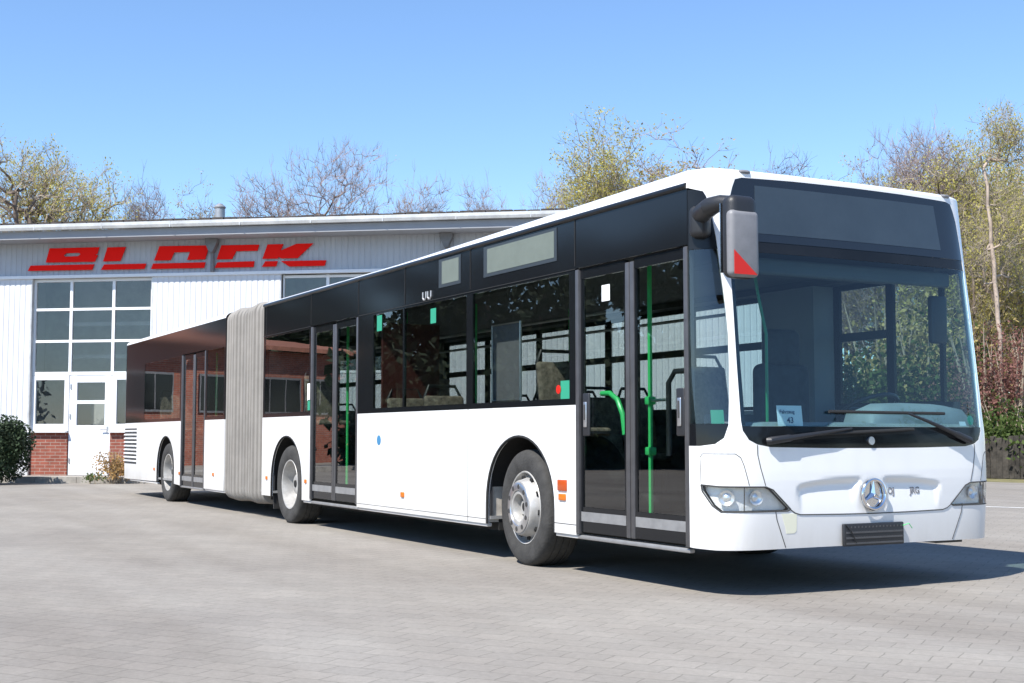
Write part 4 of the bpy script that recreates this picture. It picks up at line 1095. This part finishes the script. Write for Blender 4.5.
# ------------------------------------------------------------------ PLANTS
def leaf_quads(m, centers, size, r_, flat=.0, jit=.35):
    for p in centers:
        s_ = size*r_.uniform(1-jit, 1+jit)
        u = Vector((r_.gauss(0, 1), r_.gauss(0, 1), r_.gauss(0, 1)*(1-flat))).normalized(); v = u.orthogonal().normalized()
        v.rotate(Matrix.Rotation(r_.uniform(0, 6.28), 3, u)); 
        a = p+u*s_*.5; b = p+v*s_*.28; c_ = p-u*s_*.5; d_ = p-v*s_*.28
        m.add([a, b, c_, d_], [(0, 1, 2, 3)])
def make_tree(H, wide, seed, leaf_n, leaf_s, trunk_r=.15, clear=.28, nodes=1100, twigs=4, stems=1, twig_l=.50, twig_r=.0058):
    """grow limbs towards points spread through a lobed crown (each point joins the nearest limb), thicken by load, then fine twigs and leaves"""
    r_ = random.Random(seed); T = MB(); W_ = MB(); Lf = MB()
    z0 = H*clear
    lobes = [(Vector((0, 0, z0+(H-z0)*.52)), Vector((wide*.62, wide*.62, (H-z0)*.48)))]
    for k in range(9):
        t = r_.uniform(0, 6.283); zc = r_.uniform(.22, .80); q = wide*r_.uniform(.35, .75)*(1.15-zc*.7)
        lobes.append((Vector((q*math.cos(t), q*math.sin(t), z0+(H-z0)*zc)), Vector((1, 1, 1.15))*wide*r_.uniform(.28, .46)))
    pts = []
    for _ in range(nodes):
        c_, rr = r_.choice(lobes); d = Vector((r_.gauss(0, 1), r_.gauss(0, 1), r_.gauss(0, 1))).normalized()*(r_.random()**.42)
        p_ = c_+Vector((d.x*rr.x, d.y*rr.y, d.z*rr.z))
        if z0*.8 < p_.z < H: pts.append(p_)
    N = []; par = []
    for k in range(stems):
        lean = Vector((r_.gauss(0, .10), r_.gauss(0, .10), 1)) if stems > 1 else Vector((r_.gauss(0, .03), r_.gauss(0, .03), 1))
        p_ = Vector((r_.gauss(0, .12)*(stems > 1), r_.gauss(0, .12)*(stems > 1), -.05)); last = -1
        for q in range(9):
            N.append(p_.copy()); par.append(last); last = len(N)-1
            jl = .07 if stems > 1 else .022
            lean = (lean+Vector((r_.gauss(0, jl), r_.gauss(0, jl), .03))).normalized(); p_ = p_+lean*H*(.80 if k == 0 else .62)/8
    A_ = np.zeros((len(N)+len(pts), 3)); A_[:len(N)] = [tuple(v) for v in N]; n = len(N)
    core = A_[:n].copy()
    pts.sort(key=lambda v: float(np.min(((core-np.array(v))**2).sum(1))))
    for v in pts:
        a = np.array(v); d = A_[:n]-a
        cost = np.sqrt((d**2).sum(1)) + np.maximum(0, d[:, 2]+.1)*1.4      # limbs leave from below
        k = int(cost.argmin()); A_[n] = a*.86+A_[k]*.14+np.array([0, 0, .0]); par.append(k); n += 1
    load = np.ones(n)
    for k in range(n-1, -1, -1):
        if par[k] >= 0: load[par[k]] += load[k]
    rad = trunk_r*(load/load[0 if stems == 1 else 0:1].max())**.46
    rad = np.clip(rad*.9, twig_r*1.4, trunk_r)
    for k in range(n):
        q = par[k]
        if q < 0: continue
        thick = rad[k] > .03
        a = Vector(A_[q]); b = Vector(A_[k]); ra = min(rad[q], rad[k]*1.35)
        m_ = a.lerp(b, .5)+Vector((r_.gauss(0, 1), r_.gauss(0, 1), r_.gauss(0, 1)))*(b-a).length*.05
        (T if thick else W_).tube([a, m_, b], [ra, (ra+rad[k])/2, rad[k]], 6 if thick else 3, caps=False)
    tips = []
    for k in range(9*stems, n):
        d0 = Vector(A_[k]-A_[par[k]]); 
        if d0.length < 1e-4: continue
        d0.normalize(); base = Vector(A_[k])
        for _ in range(twigs):
            d = (d0*.8+Vector((r_.gauss(0, .55), r_.gauss(0, .55), r_.gauss(.22, .45)))).normalized(); L_ = twig_l*r_.uniform(.5, 1.25)
            q1 = base+d*L_*.5; q2 = base+(d+Vector((r_.gauss(0, .2), r_.gauss(0, .2), .12))).normalized()*L_
            W_.tube([base, q1, q2], [twig_r, twig_r*.8, twig_r*.45], 3, caps=False); tips += [q1, q2, q2]
    if leaf_n:
        cs = []
        for _ in range(max(1, leaf_n//7)):
            q = r_.choice(tips)
            for _ in range(7): cs.append(q+Vector((r_.gauss(0, .11), r_.gauss(0, .11), r_.gauss(0, .10))))
        leaf_quads(Lf, cs, leaf_s, r_)
    return T, W_, Lf
PROTO = {}
def proto(key, *a, bark='bark', twig='twig', leaf='bud', **k): PROTO[key] = (make_tree(*a, **k), bark, twig, leaf)
proto('bare', 12, 4.2, 3, 600, .06, trunk_r=.15, nodes=1500, twigs=5, clear=.30, twig='twigred', leaf='bud2')
proto('bare2', 11, 2.2, 11, 500, .06, trunk_r=.10, nodes=620, twigs=4, clear=.35, twig='twigred', leaf='bud2')
proto('hazel', 11, 3.6, 5, 8000, .085, trunk_r=.13, nodes=1000, twigs=3, stems=3, clear=.22, leaf='bud')
proto('hazel2', 12, 4.0, 8, 16000, .085, trunk_r=.13, nodes=1300, twigs=3, stems=2, clear=.25, leaf='bud')
proto('ochre', 11, 2.6, 21, 8000, .08, trunk_r=.10, nodes=900, twigs=4, clear=.28, leaf='bud2', twig='twigred')
proto('birch', 13, 2.0, 15, 4500, .08, trunk_r=.11, nodes=560, twigs=4, clear=.40, bark='birch', leaf='bud')
MESH = {}
def tree(key, name, px, D, H, label, group, rz, pos=None, wide=1.0):
    (T, W_, Lf), bk, tw, lf = PROTO[key]
    p = at(px, D) if pos is None else Vector(pos)
    root = empty(name, p, label, 'tree', group)
    if key not in MESH:
        MESH[key] = []
        for nm, m_, mt in (('trunk', T, bk), ('twigs', W_, tw), ('foliage', Lf, lf)):
            if not m_.f: continue
            me = bpy.data.meshes.new(nm); me.from_pydata([tuple(v) for v in m_.v], [], m_.f); me.materials.append(M[mt]); me.update()
            me.polygons.foreach_set('use_smooth', [nm == 'trunk']*len(me.polygons)); MESH[key].append((nm, me, max(v[2] for v in m_.v)))
    hmax = max(h for _, _, h in MESH[key]); sc = H/hmax
    for nm, me, _h in MESH[key]:
        o = bpy.data.objects.new(nm, me); COL.objects.link(o); o.parent = root
    root.rotation_euler = (0, 0, rz); root.scale = (sc*wide, sc*wide, sc)
    return root
def HT(top_y, D): return (1.04+(431.5-top_y)/FPX*D)*1.04
GB = 'trees behind the factory hall'
for key, px, D, ty, rz, lab, wide in (
    ('hazel', 8, 56, 152, 3.6, 'wide yellow-green budding tree at the far left end of the hall roof', .85),
    ('hazel', 44, 58, 154, 1.3, 'forked budding tree above the roof left of the red sign', .72),
    ('hazel', 84, 60, 171, 2.1, 'low yellow-green budding tree above the start of the red sign', .85),
    ('bare2', 143, 62, 174, 2.8, 'thin sparse tree over the middle of the big glazed window', .8),
    ('ochre', 190, 60, 178, .9, 'small sparse tree beside the roof flue', .75),
    ('bare2', 266, 57, 163, 4.0, 'slim bare tree standing left of the biggest bare tree', .85),
    ('bare', 332, 55, 139, 2.2, 'biggest bare tree with a broad crown rising over the hall roof', .72),
    ('bare2', 417, 58, 163, 1.1, 'narrow bare tree standing right of the biggest bare tree', .75),
    ('bare2', 483, 60, 170, 5.2, 'small bare tree at the right end of the visible hall roof', .75),
    ('bare', 544, 58, 165, 3.4, 'sparse bare tree next to the big yellow-green tree', .55),
    ('hazel2', 584, 52, 140, 5.5, 'lower leafy half of the pair of yellow-green trees above the bus roof', .85),
    ('hazel2', 628, 52, 110, 3.0, 'tallest yellow-green tree above the bus roof', .95),
    ('ochre', 684, 54, 116, 1.9, 'reddish topped budding tree just behind the front of the bus roof', 1.25),
    ('bare2', 775, 62, 148, .2, 'little bare treetop peeping over the front of the bus roof', 1.0)):
    tree(key, 'budding_tree' if key.startswith('haz') or key == 'ochre' else 'bare_tree', px, D, HT(ty, D), lab, GB, rz, wide=wide)
GR = 'trees of the wood on the right'
for key, px, D, ty, rz, lab, wide in (
    ('ochre', 842, 48, 170, .5, 'low ochre tree just showing over the right half of the bus roof', .9),
    ('ochre', 874, 46, 155, 1.5, 'ochre budding tree over the right end of the bus roof', .85),
    ('bare', 905, 45, 132, 2.5, 'bare crooked tree above the right corner of the bus', .6),
    ('bare2', 936, 47, 126, 3.5, 'bare twiggy tree behind the upper right corner of the bus', .9),
    ('hazel', 962, 43, 150, .2, 'yellow-green tree touching the right edge of the bus roof', .9),
    ('hazel2', 985, 50, 150, 4.5, 'yellow-green tree filling the gap beside the bus windscreen', .8),
    ('birch', 997, 39, 122, 1.9, 'tall birch with a pale straight trunk right of the bus', .8),
    ('hazel', 1022, 44, 165, 5.6, 'yellow-green tree cut off by the right edge, beside the birch', .9),
    ('hazel2', 1045, 46, 140, 1.4, 'pale yellow-green tree half outside the right edge of the picture', .9),
    ('hazel', 978, 41, 215, 2.6, 'young yellow-green tree between the bus and the birch', .6),
    ('hazel2', 1018, 42, 205, 1.2, 'young pale green tree right beside the birch trunk', .55),
    ('hazel', 935, 56, 165, .9, 'deep wood tree seen through the windscreen and above the bus corner', .9),
    ('hazel2', 862, 52, 185, 2.0, 'leafy tree seen through the bus cab window beside the centre post', .9),
    ('ochre', 908, 60, 175, 3.9, 'ochre tree seen through the right half of the windscreen', .9)):
    tree(key, 'birch_tree' if key == 'birch' else ('bare_tree' if key.startswith('bare') else 'budding_tree'), px, D, HT(ty, D), lab, GR, rz, wide=wide)
def shrub(name, px, D, w_, h, mats, label, n, size, seed, group=None, pos=None, stems=7, dome=True, cat='shrub'):
    r_ = random.Random(seed); base = at(px, D) if pos is None else Vector(pos)
    root = empty(name, base, label, cat, group)
    c = MB()
    for k in range(stems):
        t = r_.uniform(0, 6.28); q = r_.uniform(.2, .9)
        c.tube([base+Vector((math.cos(t)*.08, math.sin(t)*.08, -.02)), base+Vector((math.cos(t)*w_*.22*q, math.sin(t)*w_*.22*q, h*.5)), base+Vector((math.cos(t)*w_*.42*q, math.sin(t)*w_*.42*q, h*r_.uniform(.75, .95)))], [.022*max(h, .6), .014*max(h, .6), .004], 5)
    c.build('stem', M['twig'], root)
    lobes = [(Vector((r_.uniform(-.32, .32)*w_, r_.uniform(-.32, .32)*w_, r_.uniform(.30, .72)*h)), r_.uniform(.22, .36)) for _ in range(12)]
    cs = []
    for _ in range(n):
        lc, lr = r_.choice(lobes); d = Vector((r_.gauss(0, 1), r_.gauss(0, 1), r_.gauss(0, 1))).normalized()*(r_.random()**.4)
        p = lc+Vector((d.x*w_*lr, d.y*w_*lr, d.z*h*lr*.95))
        if p.z > .02: cs.append(base+p)
    c = MB(); leaf_quads(c, cs, size, r_); c.build('foliage', M[mats], root)
    return root
# right-hand undergrowth by the fence
GS = 'shrubs along the wood edge'
for px, D, w_, h, mt, n, sz, sd_, lab in (
    (845, 38, 4.0, 3.6, 'leafg', 2600, .17, 31, 'green bush seen through the cab window beside the steering wheel'),
    (885, 40, 4.2, 5.6, 'bud2', 2600, .17, 32, 'ochre bush seen through the windscreen behind the centre post'),
    (925, 39, 4.2, 5.0, 'leafg', 2600, .17, 33, 'tall green bush seen through the right side of the windscreen'),
    (958, 41, 4.0, 6.0, 'bud2', 2400, .17, 34, 'ochre thicket behind the right windscreen pillar'),
    (984, 38, 3.2, 4.4, 'leafp', 3000, .095, 35, 'dark red leaved shrub against the right side of the bus'),
    (1013, 37.5, 3.0, 4.0, 'leafp', 3000, .095, 36, 'purple leaved shrub right of the birch trunk'),
    (1035, 39, 3.4, 4.6, 'leafp', 3000, .095, 37, 'reddish shrub cut off by the right edge'),
    (1006, 35.4, 2.8, 2.2, 'leafg', 2000, .12, 38, 'bright green bush growing over the dark fence'),
    (1030, 35.2, 2.6, 2.0, 'leafg', 1600, .12, 39, 'green bush on the fence at the right edge'),
    (1000, 46, 6.0, 6.5, 'bud', 3000, .18, 40, 'pale yellow-green thicket between the trunks behind the purple shrub'),
    (965, 50, 6.5, 6.8, 'leafg', 3000, .20, 41, 'green thicket deep in the wood right of the bus'),
    (880, 52, 7.5, 6.2, 'leafg', 3000, .20, 42, 'green thicket deep in the wood seen through the cab'),
    (925, 54, 7.0, 7.0, 'bud', 3000, .20, 43, 'pale thicket deep in the wood seen through the windscreen')):
    shrub('shrub', px, D, w_, h, mt, lab, n, sz, sd_, GS)
shrub('evergreen_bush', -4, 27.0, 1.4, 1.45, 'leafd', 'dark evergreen bush in front of the white wall at the left edge', 26000, .07, 51, cat='bush', pos=tuple(at(-8, 30.6)))
shrub('dry_shrub', 117, 30.0, .95, .80, 'dry', 'small dry yellow-brown shrub growing at the kerb beside the door', 1100, .06, 52, pos=tuple(at(117, 30.2)), stems=14)
shrub('low_weed', 97, 30.0, .5, .30, 'leafg', 'low green weed tuft at the kerb in front of the door', 260, .05, 53, pos=tuple(at(97, 30.3)), stems=5, cat='plant')
# fence
fc = empty('board_fence', at(1000, 34.5), 'low dark weathered board fence at the edge of the wood', 'fence')
fa = at(955, 34.6); fb_ = at(1100, 33.2); fd = (fb_-fa).normalized(); fnn = Vector((-fd.y, fd.x, 0)); Lf_ = (fb_-fa).length
fa = fa - fd*16; Lf_ += 16
c = MB(); k = 0.0
while k < Lf_:
    wdt = rng.uniform(.12, .19); hh = rng.uniform(.93, 1.08); o = rng.uniform(-.012, .012)
    p = fa+fd*k+fnn*o; q = fa+fd*(k+wdt)+fnn*(o+rng.uniform(-.008, .008))
    vs = []
    for z in (.02, hh):
        for s_ in (p, q, q+fnn*.022, p+fnn*.022): vs.append((s_.x, s_.y, z+rng.uniform(-.01, .01)))
    c.add(vs, [(0,3,2,1),(4,5,6,7),(0,1,5,4),(1,2,6,5),(2,3,7,6),(3,0,4,7)]); k += wdt+rng.uniform(.004, .02)
c.build('boards', M['fence'], fc)
c = MB(); k = 0.0
while k < Lf_:
    p = fa+fd*k+fnn*.06; c.tube([(p.x, p.y, 0), (p.x, p.y, 1.0)], .05, 8); k += 2.2
for z in (.3, .8): c.tube([fa+fnn*.045+Vector((0, 0, z)), fa+fd*Lf_+fnn*.045+Vector((0, 0, z))], .03, 6)
c.build('post', M['fence'], fc)

# ------------------------------------------------------------------ BEHIND THE CAMERA: what the glass reflects
hs = empty('brick_house', (-44, -11, 0), 'red brick house with a tiled roof reflected in the rear bus windows', 'house')
hm = Matrix.Translation((-41.3, -9.6, 0)) @ Matrix.Rotation(R(-24), 4, 'Z')
c = MB(); c.box((-9, -5.6, 0), (0, 7.2, 4.3), hm); hw_ = c.build('wall', M['brickhouse'], hs)
box_uv(hw_, (hm.to_3x3() @ Vector((0, 1, 0))).normalized())
c = MB()
def gable(x0_, x1_, y0_, y1_, ze, zr):
    xm = (x0_+x1_)/2
    vs = [hm @ Vector(p) for p in ((x1_, y0_, ze), (x1_, y1_, ze), (xm, y1_, zr), (xm, y0_, zr), (x0_, y0_, ze), (x0_, y1_, ze))]
    vs += [v+Vector((0, 0, .16)) for v in vs]
    c.add(vs, [(6,7,8,9),(9,8,11,10),(0,3,2,1),(3,4,5,2),(0,1,7,6),(5,4,10,11),(1,2,8,7),(2,5,11,8),(3,0,6,9),(4,3,9,10)])
gable(-9.5, .5, -6, 2.6, 4.3, 5.0); gable(-9.5, .6, 2.7, 7.7, 4.35, 7.4)
c.build('roof', M['rooftile'], hs)
for y in (-3.9, -1.3, 1.3, 4.8):
    c = MB(); c.box((.002, y-1.2, 1.9), (.05, y+1.2, 3.3), hm); wf_ = c.build('window', M['pipe'], hs)
    c = MB()
    for k in (-1, 0, 1): c.box((.051, y+k*.78-.36, 1.98), (.056, y+k*.78+.36, 3.22), hm)
    c.build('pane', M['black'], wf_)
r_ = random.Random(77); c = MB(); c2 = MB()
def wood_tree(bx, by, h, n, size):
    c2.tube([(bx, by, 0), (bx+r_.gauss(0, .3), by, h*.5), (bx, by+r_.gauss(0, .3), h*.85)], [.28, .2, .06], 6)
    lobes = [(Vector((bx+r_.gauss(0, 1.9), by+r_.gauss(0, 1.9), h*r_.uniform(.25, .88))), r_.uniform(1.0, 2.2)) for _ in range(13)]
    cs = []
    for _ in range(n):
        lc, lr = r_.choice(lobes); d = Vector((r_.gauss(0, 1), r_.gauss(0, 1), r_.gauss(0, .8))).normalized()*(r_.random()**.4)*lr; cs.append(lc+d)
    leaf_quads(c, cs, size, r_)
for k in range(26):                      # behind the brick house and along the far side of the yard
    ang = R(181+k*2.9); Dd = r_.uniform(62, 80); wood_tree(-3+Dd*math.cos(ang), Dd*math.sin(ang), r_.uniform(13, 19) if k > 6 else r_.uniform(11, 14), 4500, .6)
for k in range(29):                      # low dark hedge across the yard
    q = R(202.5+k*1.45); hx, hy = 6.6+43*math.cos(q), 5.1+43*math.sin(q); cs = []
    for _ in range(1900): cs.append(Vector((hx+r_.gauss(0, .7), hy+r_.gauss(0, .7), r_.uniform(.02, 3.6)+r_.gauss(0, .25))))
    leaf_quads(c, [v for v in cs if v.z > 0], .46, r_)
for k in range(8):                       # ahead of the bus
    ang = R(30+k*2.6); Dd = r_.uniform(46, 54); wood_tree(Dd*math.cos(ang), Dd*math.sin(ang), r_.uniform(9, 11.5), 3000, .30)
for k in range(10):
    ang = R(-15+k*4.4) if k < 9 else R(62); Dd = r_.uniform(60, 72); wood_tree(Dd*math.cos(ang), Dd*math.sin(ang), r_.uniform(8, 11), 1500, .34)
c.cur = 1; c.add(c2.v, c2.f)
tag(c.build('woods', [M['leafd'], M['bark']]), 'dark trees beyond the yard that show only as reflections in the bus glass', 'wood', kind='stuff')
